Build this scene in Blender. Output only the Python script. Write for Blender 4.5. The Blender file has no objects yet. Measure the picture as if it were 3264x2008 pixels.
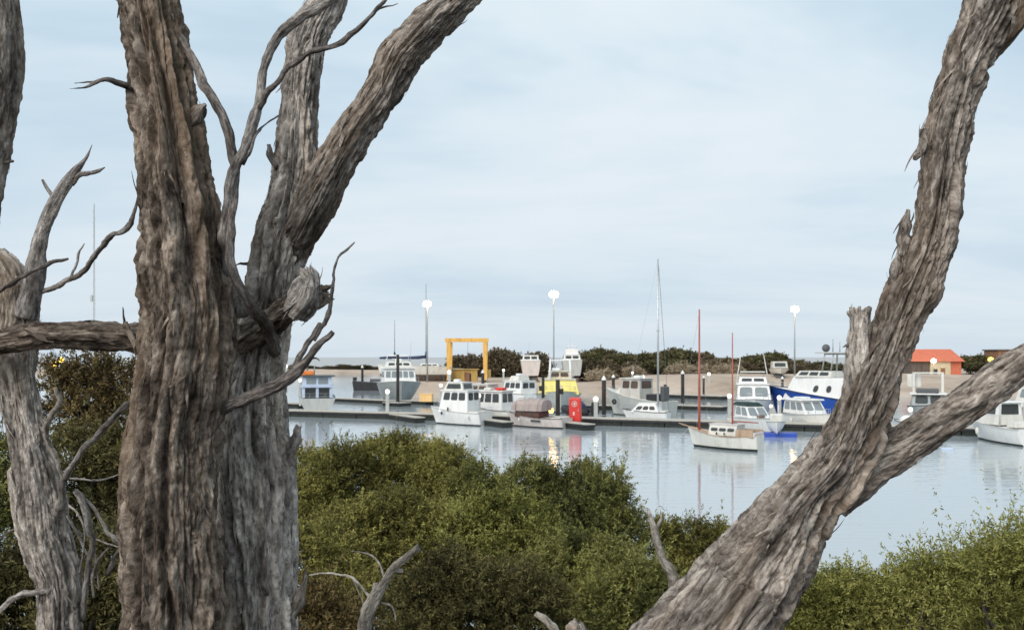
import bpy, bmesh, math, random
import numpy as np
from mathutils import Vector, Matrix
R = math.radians
rng = np.random.default_rng(7); random.seed(7)
SC = bpy.context.scene
COL = SC.collection
# ------------------------------------------------------------------ camera
F, HZ, CX, H = 2944.0, 1138.0, 1632.0, 6.4      # focal length and horizon in photo pixels, eye height above the water
cd = bpy.data.cameras.new('camera'); cam = bpy.data.objects.new('camera', cd); COL.objects.link(cam)
cam.location = (0, 0, H); cam.rotation_euler = (R(90), 0, 0)
cd.sensor_width = 36; cd.lens = 36*F/3264; cd.shift_y = (HZ-1004)/3264
cd.clip_start = .1; cd.clip_end = 20000
SC.camera = cam
cd.dof.use_dof = True; cd.dof.focus_distance = 3.6; cd.dof.aperture_fstop = 9      # the harbour is slightly soft, as in the photograph
SC.view_settings.view_transform = 'Standard'; SC.view_settings.look = 'None'
SC.view_settings.exposure = 0.0; SC.view_settings.gamma = 1
# ------------------------------------------------------------------ world: dusk overcast
SUN_EL, SUN_AZ = 36, 212                         # sun behind the viewer, diffused by the cloud
w = bpy.data.worlds.new('World'); SC.world = w; w.use_nodes = True
nt = w.node_tree; nt.nodes.clear()
def N(t, typ, **kw):
    n = t.nodes.new(typ)
    for k, v in kw.items(): setattr(n, k, v)
    return n
def ramp(t, stops, fac=None):
    r = N(t, 'ShaderNodeValToRGB'); e = r.color_ramp.elements
    while len(e) < len(stops): e.new(.5)
    for q, (p, c) in zip(e, stops): q.position = p; q.color = (*c, 1) if len(c) == 3 else c
    if fac is not None: t.links.new(fac, r.inputs[0])
    return r
out = N(nt, 'ShaderNodeOutputWorld'); mix = N(nt, 'ShaderNodeMixShader')
sky = N(nt, 'ShaderNodeTexSky', sky_type='NISHITA'); sky.sun_disc = False
sky.sun_elevation = R(SUN_EL); sky.sun_rotation = R(SUN_AZ)
b1 = N(nt, 'ShaderNodeBackground'); b1.inputs[1].default_value = .09
b2 = N(nt, 'ShaderNodeBackground'); b2.inputs[1].default_value = 1.0
tc = N(nt, 'ShaderNodeTexCoord'); sep = N(nt, 'ShaderNodeSeparateXYZ')
nt.links.new(tc.outputs['Generated'], sep.inputs[0])
mz = N(nt, 'ShaderNodeMath', operation='MAXIMUM'); mz.inputs[1].default_value = 0; nt.links.new(sep.outputs[2], mz.inputs[0])
az = N(nt, 'ShaderNodeMath', operation='ADD'); az.inputs[1].default_value = .16; nt.links.new(mz.outputs[0], az.inputs[0])
dx = N(nt, 'ShaderNodeMath', operation='DIVIDE'); dy = N(nt, 'ShaderNodeMath', operation='DIVIDE')
nt.links.new(sep.outputs[0], dx.inputs[0]); nt.links.new(az.outputs[0], dx.inputs[1])
nt.links.new(sep.outputs[1], dy.inputs[0]); nt.links.new(az.outputs[0], dy.inputs[1])
cmb = N(nt, 'ShaderNodeCombineXYZ'); nt.links.new(dx.outputs[0], cmb.inputs[0]); nt.links.new(dy.outputs[0], cmb.inputs[1])
mp = N(nt, 'ShaderNodeMapping'); mp.inputs['Rotation'].default_value = (0, 0, R(14)); mp.inputs['Scale'].default_value = (.36, .62, 1)
mp.inputs['Location'].default_value = (3.1, 1.7, 0)
nt.links.new(cmb.outputs[0], mp.inputs[0])
n1 = N(nt, 'ShaderNodeTexNoise'); n1.inputs['Scale'].default_value = 1.25; n1.inputs['Detail'].default_value = 5; n1.inputs['Roughness'].default_value = .58
n1.inputs['Distortion'].default_value = .4
nt.links.new(mp.outputs[0], n1.inputs['Vector'])
cl = ramp(nt, [(.30, (.46, .62, .77)), (.43, (.61, .765, .88)), (.53, (.77, .885, .955)), (.66, (.88, .945, .99))], n1.outputs[0])
hzr = ramp(nt, [(0, (1, 1, 1)), (.12, (.6, .6, .6)), (.38, (0, 0, 0))], mz.outputs[0])
hm = N(nt, 'ShaderNodeMixRGB'); hm.inputs[2].default_value = (.68, .765, .85, 1)
hf = N(nt, 'ShaderNodeMath', operation='MULTIPLY'); hf.inputs[1].default_value = .75
nt.links.new(hzr.outputs[0], hf.inputs[0]); nt.links.new(hf.outputs[0], hm.inputs[0])
nt.links.new(cl.outputs[0], hm.inputs[1]); nt.links.new(hm.outputs[0], b2.inputs[0])
nt.links.new(sky.outputs[0], b1.inputs[0]); mix.inputs[0].default_value = .94
nt.links.new(b1.outputs[0], mix.inputs[1]); nt.links.new(b2.outputs[0], mix.inputs[2]); nt.links.new(mix.outputs[0], out.inputs[0])
sl = bpy.data.lights.new('sun', 'SUN'); sl.energy = 2.6; sl.angle = R(45); sl.color = (1, .92, .84)
so = bpy.data.objects.new('sun', sl); COL.objects.link(so)
sd = Vector((math.sin(R(SUN_AZ))*math.cos(R(SUN_EL)), math.cos(R(SUN_AZ))*math.cos(R(SUN_EL)), math.sin(R(SUN_EL))))
so.rotation_euler = sd.to_track_quat('Z', 'Y').to_euler()

def P(px, py, Y): return Vector(((px-CX)/F*Y, Y, H-(py-HZ)/F*Y))
def PX(px, Y): return (px-CX)/F*Y
def PZ(py, Y): return H-(py-HZ)/F*Y
# ------------------------------------------------------------------ noise
_perm = rng.permutation(256); _perm = np.concatenate([_perm, _perm, _perm]); _val = rng.random(256)*2-1
def vn(p):
    i = np.floor(p).astype(np.int64); f = p-i; u = f*f*f*(f*(f*6-15)+10); i &= 255
    def h(a, b, c): return _val[_perm[(_perm[(_perm[(i[..., 0]+a) & 255]+i[..., 1]+b) & 255]+i[..., 2]+c) & 255]]
    ux, uy, uz = u[..., 0], u[..., 1], u[..., 2]
    l = lambda a, b, t: a+(b-a)*t
    return l(l(l(h(0,0,0), h(1,0,0), ux), l(h(0,1,0), h(1,1,0), ux), uy), l(l(h(0,0,1), h(1,0,1), ux), l(h(0,1,1), h(1,1,1), ux), uy), uz)
def fbm(p, o=4):
    s = 0; a = 1; t = 0
    for k in range(o): s = s+a*vn(p*2**k+17.3*k); t += a; a *= .5
    return s/t
# ------------------------------------------------------------------ materials
def mat(name, col, rough=.6, metal=0, var=.12, scale=3., bump=0, spec=.5, emit=None, streak=False):
    m = bpy.data.materials.new(name); m.use_nodes = True; t = m.node_tree; b = t.nodes['Principled BSDF']
    b.inputs['Roughness'].default_value = rough; b.inputs['Metallic'].default_value = metal
    b.inputs['Specular IOR Level'].default_value = spec
    if emit:
        b.inputs['Base Color'].default_value = (*col, 1); b.inputs['Emission Color'].default_value = (*col, 1); b.inputs['Emission Strength'].default_value = emit
        return m
    o = N(t, 'ShaderNodeTexCoord'); n = N(t, 'ShaderNodeTexNoise'); n.inputs['Scale'].default_value = scale; n.inputs['Detail'].default_value = 6
    n.inputs['Roughness'].default_value = .65
    src = o.outputs['Object']
    if streak:
        q = N(t, 'ShaderNodeMapping'); q.inputs['Scale'].default_value = (1, 1, .25); t.links.new(src, q.inputs[0]); src = q.outputs[0]
    t.links.new(src, n.inputs['Vector'])
    c = np.array(col)
    r = ramp(t, [(.3, tuple(np.clip(c*(1-2.2*var), 0, 1))), (.5, tuple(c)), (.75, tuple(np.clip(c*(1+var), 0, 1)))], n.outputs[0])
    t.links.new(r.outputs[0], b.inputs['Base Color'])
    if bump:
        bp = N(t, 'ShaderNodeBump'); bp.inputs['Strength'].default_value = bump; bp.inputs['Distance'].default_value = .05
        t.links.new(n.outputs[0], bp.inputs['Height']); t.links.new(bp.outputs[0], b.inputs['Normal'])
    return m
M = {}
for nm, a in dict(
    white=((.78,.78,.76), .35, 0, .06), offwhite=((.66,.65,.60), .45, 0, .1), dirty=((.52,.50,.46), .55, 0, .14), pinkwhite=((.62,.56,.53), .5, 0, .1),
    grey=((.30,.33,.33), .5, 0, .12), palegrey=((.46,.47,.45), .5, 0, .1), darkgrey=((.09,.095,.1), .5, 0, .15),
    black=((.02,.02,.022), .6, 0, .3), pile=((.028,.025,.022), .8, 0, .35), blue=((.015,.075,.36), .35, 0, .18), midblue=((.03,.08,.42), .4, 0, .1), skyblue=((.50,.58,.72), .45, 0, .08),
    navy=((.02,.035,.09), .6, 0, .2), yellow=((.80,.70,.22), .45, 0, .08), gantry=((.72,.42,.10), .5, 0, .12), gantrybase=((.50,.34,.10), .6, 0, .2),
    red=((.62,.035,.025), .4, 0, .08), redwood=((.36,.085,.05), .45, 0, .2), roofred=((.58,.16,.085), .6, 0, .1), orange=((.75,.22,.05), .5, 0, .1),
    brownwood=((.16,.085,.05), .5, 0, .3), canvas=((.38,.31,.29), .85, 0, .15), maroon=((.10,.035,.03), .7, 0, .2), antifoul=((.012,.02,.022), .6, 0, .3),
    green=((.012,.035,.032), .7, 0, .3), cream=((.62,.53,.36), .6, 0, .12), brick=((.26,.13,.07), .8, 0, .25), steel=((.5,.52,.54), .3, .9, .05), alu=((.55,.57,.58), .4, .7, .05),
    deckboard=((.46,.43,.37), .8, 0, .12), teak=((.42,.30,.21), .7, 0, .15), rubber=((.03,.03,.03), .8, 0, .2), lamplit_tan=((.80,.52,.22), .7, 0, .08), hullbrown=((.12,.095,.08), .7, 0, .25),
    ).items(): M[nm] = mat(nm, a[0], a[1], a[2], a[3], 2.5, streak=True)
M['float'] = mat('float', (.022,.028,.024), .8, 0, .35, 4, .4)
M['glass'] = mat('glass', (.05,.055,.055), .08, 0, .1)
M['paleglass'] = mat('paleglass', (.22,.25,.26), .1, 0, .1)
M['brownglass'] = mat('brownglass', (.09,.06,.045), .15, 0, .2)
M['lamp'] = mat('lamp', (1, .86, .62), emit=16); M['warmlamp'] = mat('warmlamp', (1, .60, .09), emit=4); M['coollamp'] = mat('coollamp', (1, .93, .80), emit=2.2)
M['flood'] = mat('flood', (1, .58, .24), emit=45); M['amber'] = mat('amber', (1, .48, .07), emit=9)
M['whitecap'] = mat('whitecap', (.82,.81,.78), .5, 0, .04)

def bark_mat(name, cols, scale=1., warm=(.26,.17,.10), wf=.35):
    m = bpy.data.materials.new(name); m.use_nodes = True; t = m.node_tree; b = t.nodes['Principled BSDF']
    b.inputs['Roughness'].default_value = .9; b.inputs['Specular IOR Level'].default_value = .15
    a = N(t, 'ShaderNodeAttribute'); a.attribute_name = 'bark'
    m0 = N(t, 'ShaderNodeMapping'); m0.inputs['Scale'].default_value = (1, 1, 1.7); t.links.new(a.outputs['Vector'], m0.inputs[0])
    def nz(s, d=6, r=.62, dist=0.):
        n = N(t, 'ShaderNodeTexNoise'); n.inputs['Scale'].default_value = s; n.inputs['Detail'].default_value = d; n.inputs['Roughness'].default_value = r
        n.inputs['Distortion'].default_value = dist; t.links.new(m0.outputs[0], n.inputs['Vector']); return n
    f = nz(40*scale, 9, .7, .5); c1 = ramp(t, [(.33, cols[0]), (.44, cols[1]), (.52, cols[2]), (.60, cols[3]), (.72, cols[4])], f.outputs[0])
    p = nz(13*scale, 5, .6, .6); c2 = ramp(t, [(.36, (.42, .40, .39)), (.5, (1, 1, 1)), (.66, (1.55, 1.52, 1.48))], p.outputs[0])
    mu = N(t, 'ShaderNodeMixRGB', blend_type='MULTIPLY'); mu.inputs[0].default_value = .8; t.links.new(c1.outputs[0], mu.inputs[1]); t.links.new(c2.outputs[0], mu.inputs[2])
    mq = N(t, 'ShaderNodeMapping'); mq.inputs['Scale'].default_value = (1, 1, 3.4); t.links.new(a.outputs['Vector'], mq.inputs[0])
    sp = N(t, 'ShaderNodeTexNoise'); sp.inputs['Scale'].default_value = 70*scale; sp.inputs['Detail'].default_value = 6; sp.inputs['Roughness'].default_value = .75; t.links.new(mq.outputs[0], sp.inputs['Vector'])
    sr = ramp(t, [(.36, (.32, .29, .27)), (.47, (.88, .87, .86)), (.56, (1.05, 1.04, 1.03)), (.68, (1.5, 1.48, 1.45))], sp.outputs[0])
    m2_ = N(t, 'ShaderNodeMixRGB', blend_type='MULTIPLY'); m2_.inputs[0].default_value = .85; t.links.new(mu.outputs[0], m2_.inputs[1]); t.links.new(sr.outputs[0], m2_.inputs[2]); mu = m2_
    wv = nz(4.5*scale, 3, .5); wr = ramp(t, [(.5, (0,0,0)), (.68, (wf, wf, wf))], wv.outputs[0])
    wm = N(t, 'ShaderNodeMixRGB'); wm.inputs[2].default_value = (*warm, 1); t.links.new(wr.outputs[0], wm.inputs[0]); t.links.new(mu.outputs[0], wm.inputs[1])
    t.links.new(wm.outputs[0], b.inputs['Base Color'])
    fb = nz(120*scale, 5, .7); bp = N(t, 'ShaderNodeBump'); bp.inputs['Strength'].default_value = .9; bp.inputs['Distance'].default_value = .010
    t.links.new(fb.outputs[0], bp.inputs['Height']); t.links.new(bp.outputs[0], b.inputs['Normal'])
    return m
M['bark'] = bark_mat('bark', [(.05,.042,.036), (.16,.138,.12), (.28,.25,.222), (.38,.345,.312), (.55,.515,.47)], warm=(.32,.22,.14))
M['barkpale'] = bark_mat('barkpale', [(.08,.07,.063), (.27,.245,.223), (.45,.415,.38), (.57,.53,.49), (.72,.685,.635)], warm=(.40,.30,.20))
M['barkdark'] = bark_mat('barkdark', [(.034,.027,.022), (.112,.090,.073), (.215,.176,.144), (.33,.28,.236), (.50,.445,.385)], warm=(.22,.155,.10), wf=.4)
M['dead'] = bark_mat('dead', [(.10,.09,.08), (.23,.212,.20), (.34,.32,.305), (.43,.41,.39), (.55,.53,.5)], 1.6, wf=.1)
M['deaddark'] = bark_mat('deaddark', [(.05,.045,.042), (.12,.108,.10), (.19,.172,.163), (.26,.24,.228), (.38,.36,.34)], 1.6, wf=.12)
M['bleached'] = bark_mat('bleached', [(.16,.14,.12), (.30,.27,.23), (.40,.37,.32), (.48,.45,.40), (.58,.55,.5)], 1.3, wf=.08)

def leaf_mat(name, a, b_, c):
    m = bpy.data.materials.new(name); m.use_nodes = True; t = m.node_tree; b = t.nodes['Principled BSDF']
    at = N(t, 'ShaderNodeAttribute'); at.attribute_name = 'tint'
    r = ramp(t, [(0, a), (.5, b_), (1, c)], at.outputs['Fac']); t.links.new(r.outputs[0], b.inputs['Base Color'])
    b.inputs['Roughness'].default_value = .7; b.inputs['Specular IOR Level'].default_value = .12
    return m
M['leaf_olive'] = leaf_mat('leaf_olive', (.048,.045,.017), (.178,.168,.048), (.35,.322,.095))
M['leaf_green'] = leaf_mat('leaf_green', (.036,.040,.016), (.132,.137,.043), (.29,.28,.085))
M['leaf_bright'] = leaf_mat('leaf_bright', (.06,.064,.018), (.195,.20,.05), (.36,.35,.115))
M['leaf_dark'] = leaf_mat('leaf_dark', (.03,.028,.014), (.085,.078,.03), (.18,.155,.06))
M['leaf_brown'] = leaf_mat('leaf_brown', (.045,.034,.017), (.125,.092,.037), (.24,.18,.075))
M['leaf_far'] = leaf_mat('leaf_far', (.034,.038,.022), (.095,.092,.045), (.17,.15,.075))
M['leaf_farbrown'] = leaf_mat('leaf_farbrown', (.06,.05,.032), (.12,.095,.06), (.18,.15,.095))
M['leaf_dry'] = leaf_mat('leaf_dry', (.24,.19,.13), (.34,.28,.20), (.44,.37,.28))

# ------------------------------------------------------------------ object helpers
def tag(o, label=None, cat=None, group=None, kind=None):
    if label: o['label'] = label
    if cat: o['category'] = cat
    if group: o['group'] = group
    if kind: o['kind'] = kind
    return o
def empty(name, label, cat, loc=(0,0,0), rz=0., group=None):
    o = bpy.data.objects.new(name, None); COL.objects.link(o); o.location = loc; o.rotation_euler = (0, 0, rz); o.empty_display_size = .3
    return tag(o, label, cat, group)
def link(name, me, m, parent=None):
    o = bpy.data.objects.new(name, me); COL.objects.link(o)
    for q in (m if isinstance(m, (list, tuple)) else [m]): me.materials.append(M[q] if isinstance(q, str) else q)
    if parent: o.parent = parent
    return o
def np_mesh(name, v, f, smooth=True):
    """v (n,3), f (k,4) quads"""
    me = bpy.data.meshes.new(name); v = np.ascontiguousarray(v, np.float32); f = np.ascontiguousarray(f, np.int32)
    k = f.shape[1]
    me.vertices.add(len(v)); me.vertices.foreach_set('co', v.ravel())
    me.loops.add(f.size); me.loops.foreach_set('vertex_index', f.ravel())
    me.polygons.add(len(f)); me.polygons.foreach_set('loop_start', np.arange(0, f.size, k, dtype=np.int32)); me.polygons.foreach_set('loop_total', np.full(len(f), k, np.int32))
    me.polygons.foreach_set('use_smooth', np.full(len(f), smooth)); me.update(calc_edges=True)
    return me
class B:
    """collects solids, links them as one mesh"""
    def __init__(s): s.bm = bmesh.new()
    def box(s, x0, x1, y0, y1, z0, z1, bev=0.):
        return s.hexa([(x0,y0,z0),(x1,y0,z0),(x1,y1,z0),(x0,y1,z0)], [(x0,y0,z1),(x1,y0,z1),(x1,y1,z1),(x0,y1,z1)], bev)
    def hexa(s, lo, hi, bev=0.):
        t = bmesh.new(); n = len(lo)
        a = [t.verts.new(p) for p in lo]; b = [t.verts.new(p) for p in hi]
        t.faces.new(a[::-1]); t.faces.new(b)
        for i in range(n): t.faces.new((a[i], a[(i+1) % n], b[(i+1) % n], b[i]))
        bmesh.ops.recalc_face_normals(t, faces=t.faces)
        if bev: bmesh.ops.bevel(t, geom=list(t.edges), offset=bev, segments=2, affect='EDGES', profile=.6)
        me = bpy.data.meshes.new('t'); t.to_mesh(me); t.free(); s.bm.from_mesh(me); bpy.data.meshes.remove(me); return s
    def tube(s, pts, r, n=8):
        pts = [Vector(p) for p in pts]; rs = r if isinstance(r, (list, tuple)) else [r]*len(pts); rings = []
        for i, p in enumerate(pts):
            d = (pts[min(i+1, len(pts)-1)]-pts[max(i-1, 0)]).normalized(); u = d.orthogonal().normalized()
            if abs(d.z) < .95: u = d.cross(Vector((0,0,1))).normalized()
            v = d.cross(u); rings.append([s.bm.verts.new(p+rs[i]*(math.cos(k*2*math.pi/n)*u+math.sin(k*2*math.pi/n)*v)) for k in range(n)])
        for a, b in zip(rings, rings[1:]):
            for k in range(n): s.bm.faces.new((a[k], a[(k+1) % n], b[(k+1) % n], b[k]))
        s.bm.faces.new(rings[0][::-1]); s.bm.faces.new(rings[-1]); return s
    def lathe(s, prof, c=(0,0,0), n=16):
        rings = [[s.bm.verts.new((c[0]+r*math.cos(k*2*math.pi/n), c[1]+r*math.sin(k*2*math.pi/n), c[2]+z)) for k in range(n)] for r, z in prof]
        for a, b in zip(rings, rings[1:]):
            for k in range(n): s.bm.faces.new((a[k], a[(k+1) % n], b[(k+1) % n], b[k]))
        s.bm.faces.new(rings[0][::-1]); s.bm.faces.new(rings[-1]); return s
    def ball(s, c, r, sx=1, sy=1, sz=1, n=14):
        prof = [(max(.004, math.sin(a)), -math.cos(a)) for a in np.linspace(0, math.pi, 9)]
        rings = [[s.bm.verts.new((c[0]+r*sx*q*math.cos(k*2*math.pi/n), c[1]+r*sy*q*math.sin(k*2*math.pi/n), c[2]+r*sz*z)) for k in range(n)] for q, z in prof]
        for a, b in zip(rings, rings[1:]):
            for k in range(n): s.bm.faces.new((a[k], a[(k+1) % n], b[(k+1) % n], b[k]))
        s.bm.faces.new(rings[0][::-1]); s.bm.faces.new(rings[-1]); return s
    def torus(s, c, r, q, axis='y', n=20, m=8):
        rings = []
        for i in range(n):
            a = i*2*math.pi/n; ring = []
            for j in range(m):
                b = j*2*math.pi/m; u = (r+q*math.cos(b))*math.cos(a); v = (r+q*math.cos(b))*math.sin(a); h = q*math.sin(b)
                ring.append(s.bm.verts.new({'y': (c[0]+u, c[1]+h, c[2]+v), 'z': (c[0]+u, c[1]+v, c[2]+h), 'x': (c[0]+h, c[1]+u, c[2]+v)}[axis]))
            rings.append(ring)
        for i in range(n):
            for j in range(m): s.bm.faces.new((rings[i][j], rings[(i+1) % n][j], rings[(i+1) % n][(j+1) % m], rings[i][(j+1) % m]))
        return s
    def panel(s, q, u0, u1, v0, v1, proud=.012, th=.02, cr=.18):
        """rounded plate on the face q = corners (bl, br, tr, tl) seen from outside"""
        bl, br, tr, tl = [Vector(p) for p in q]; n = (br-bl).cross(tl-bl).normalized()
        at = lambda u, v: (bl*(1-u)+br*u)*(1-v)+(tl*(1-u)+tr*u)*v
        a = []; du, dv = (u1-u0)*cr, (v1-v0)*cr
        wid = (br-bl).length*(u1-u0); hei = (tl-bl).length*(v1-v0); rr = min(wid, hei)*cr; du, dv = rr/max((br-bl).length, .01), rr/max((tl-bl).length, .01)
        for cu, cv, a0 in ((u0+du, v0+dv, 180), (u1-du, v0+dv, 270), (u1-du, v1-dv, 0), (u0+du, v1-dv, 90)):
            for k in range(4):
                g = R(a0+30*k); a.append((cu+du*math.cos(g), cv+dv*math.sin(g)))
        s.hexa([at(u, v)+n*(proud-th) for u, v in a], [at(u, v)+n*proud for u, v in a]); return s
    def done(s, name, m, parent=None, smooth=False):
        bmesh.ops.recalc_face_normals(s.bm, faces=s.bm.faces)
        me = bpy.data.meshes.new(name); s.bm.to_mesh(me); s.bm.free()
        if smooth:
            me.polygons.foreach_set('use_smooth', [True]*len(me.polygons))
        return link(name, me, m, parent)

# ------------------------------------------------------------------ the setting: ground, water
def foreshore(Y, X): return np.clip(4.8-(Y-3)*.31, -2.2, 4.8)
gx = np.concatenate([np.linspace(-9000, -420, 14), np.linspace(-400, 400, 321), np.linspace(420, 9000, 14)])
gy = np.concatenate([np.linspace(-60, 30, 91), np.linspace(32, 140, 40), np.linspace(141, 260, 120), np.linspace(264, 460, 50), np.geomspace(470, 15000, 20)])
GX, GY = np.meshgrid(gx, gy)
nn = fbm(np.stack([GX*.05, GY*.05, GX*0], -1), 4); nf = fbm(np.stack([GX*.3, GY*.3, GX*0+5], -1), 3)
def far_shore(X, Y):
    sh = np.where(X > -24, 158-.10*np.clip(X, -24, 60), 158+2.4+(-24-X)*14)       # where the water ends
    sh = np.where(X < -24, np.minimum(sh, 350), sh)
    d = Y-sh
    z = np.where(d < 0, np.maximum(d*.35, -2.2), np.minimum(d*.16, 1.5)+np.clip((d-8)*.1, 0, 1.4)*np.clip((X-14)/14, 0, 1)*np.clip((110-d)/50, 0, 1))
    return z
GZ = np.where(GY < 60, foreshore(GY, GX)+nf*.12*(GY < 40), far_shore(GX, GY)+np.where(GY > 160, nn*.5+nf*.12, 0))
GZ = np.where(GY > 700, np.minimum(GZ, 3.2), GZ)
ny, nx_ = GX.shape; idx = np.arange(ny*nx_).reshape(ny, nx_)
me = np_mesh('ground', np.stack([GX, GY, GZ], -1).reshape(-1, 3), np.stack([idx[:-1,:-1], idx[:-1,1:], idx[1:,1:], idx[1:,:-1]], -1).reshape(-1, 4))
gm = bpy.data.materials.new('ground'); gm.use_nodes = True; t = gm.node_tree; b = t.nodes['Principled BSDF']; b.inputs['Roughness'].default_value = .95
o_ = N(t, 'ShaderNodeTexCoord'); n_ = N(t, 'ShaderNodeTexNoise'); n_.inputs['Scale'].default_value = .09; n_.inputs['Detail'].default_value = 9; n_.inputs['Roughness'].default_value = .7
t.links.new(o_.outputs['Object'], n_.inputs['Vector'])
sand = ramp(t, [(.3, (.26,.20,.15)), (.45, (.40,.315,.245)), (.58, (.48,.39,.31)), (.72, (.56,.48,.40))], n_.outputs[0])
n2 = N(t, 'ShaderNodeTexNoise'); n2.inputs['Scale'].default_value = 4; n2.inputs['Detail'].default_value = 8; t.links.new(o_.outputs['Object'], n2.inputs['Vector'])
soil = ramp(t, [(.3, (.02,.016,.012)), (.5, (.05,.04,.028)), (.7, (.09,.07,.05))], n2.outputs[0])
sx = N(t, 'ShaderNodeSeparateXYZ'); t.links.new(o_.outputs['Object'], sx.inputs[0])
lt = N(t, 'ShaderNodeMath', operation='LESS_THAN'); lt.inputs[1].default_value = 60; t.links.new(sx.outputs[1], lt.inputs[0])
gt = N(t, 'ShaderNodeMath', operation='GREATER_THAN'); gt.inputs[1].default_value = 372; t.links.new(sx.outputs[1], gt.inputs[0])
far_haze = ramp(t, [(.3, (.30,.31,.31)), (.5, (.42,.43,.43)), (.7, (.52,.52,.52))], n_.outputs[0]); ms = N(t, 'ShaderNodeMixRGB'); t.links.new(gt.outputs[0], ms.inputs[0]); t.links.new(sand.outputs[0], ms.inputs[1]); t.links.new(far_haze.outputs[0], ms.inputs[2]); sand = ms  # pale grey of distance haze painted into the far land's colour
mr = N(t, 'ShaderNodeMixRGB'); t.links.new(lt.outputs[0], mr.inputs[0]); t.links.new(sand.outputs[0], mr.inputs[1]); t.links.new(soil.outputs[0], mr.inputs[2])
t.links.new(mr.outputs[0], b.inputs['Base Color'])
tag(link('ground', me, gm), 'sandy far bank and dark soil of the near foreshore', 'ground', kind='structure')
# water
wx = np.linspace(-9000, 9000, 3); wy = np.linspace(6, 15000, 3); WX, WY = np.meshgrid(wx, wy); idx = np.arange(9).reshape(3, 3)
me = np_mesh('water', np.stack([WX, WY, WX*0], -1).reshape(-1, 3), np.stack([idx[:-1,:-1], idx[:-1,1:], idx[1:,1:], idx[1:,:-1]], -1).reshape(-1, 4))
wm_ = bpy.data.materials.new('water'); wm_.use_nodes = True; t = wm_.node_tree; b = t.nodes['Principled BSDF']
b.inputs['Base Color'].default_value = (.40,.45,.475, 1); b.inputs['Roughness'].default_value = .03; b.inputs['IOR'].default_value = 1.5
b.inputs['Specular IOR Level'].default_value = .6
o_ = N(t, 'ShaderNodeTexCoord'); q = N(t, 'ShaderNodeMapping'); q.inputs['Scale'].default_value = (.2, 1.0, 1); t.links.new(o_.outputs['Object'], q.inputs[0])
n_ = N(t, 'ShaderNodeTexNoise'); n_.inputs['Scale'].default_value = 1.3; n_.inputs['Detail'].default_value = 3; n_.inputs['Roughness'].default_value = .6; t.links.new(q.outputs[0], n_.inputs['Vector'])
bp = N(t, 'ShaderNodeBump'); bp.inputs['Strength'].default_value = .5; bp.inputs['Distance'].default_value = .05; t.links.new(n_.outputs[0], bp.inputs['Height']); t.links.new(bp.outputs[0], b.inputs['Normal'])
tag(link('water', me, wm_), 'calm grey blue harbour water', 'water', kind='structure')

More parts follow.
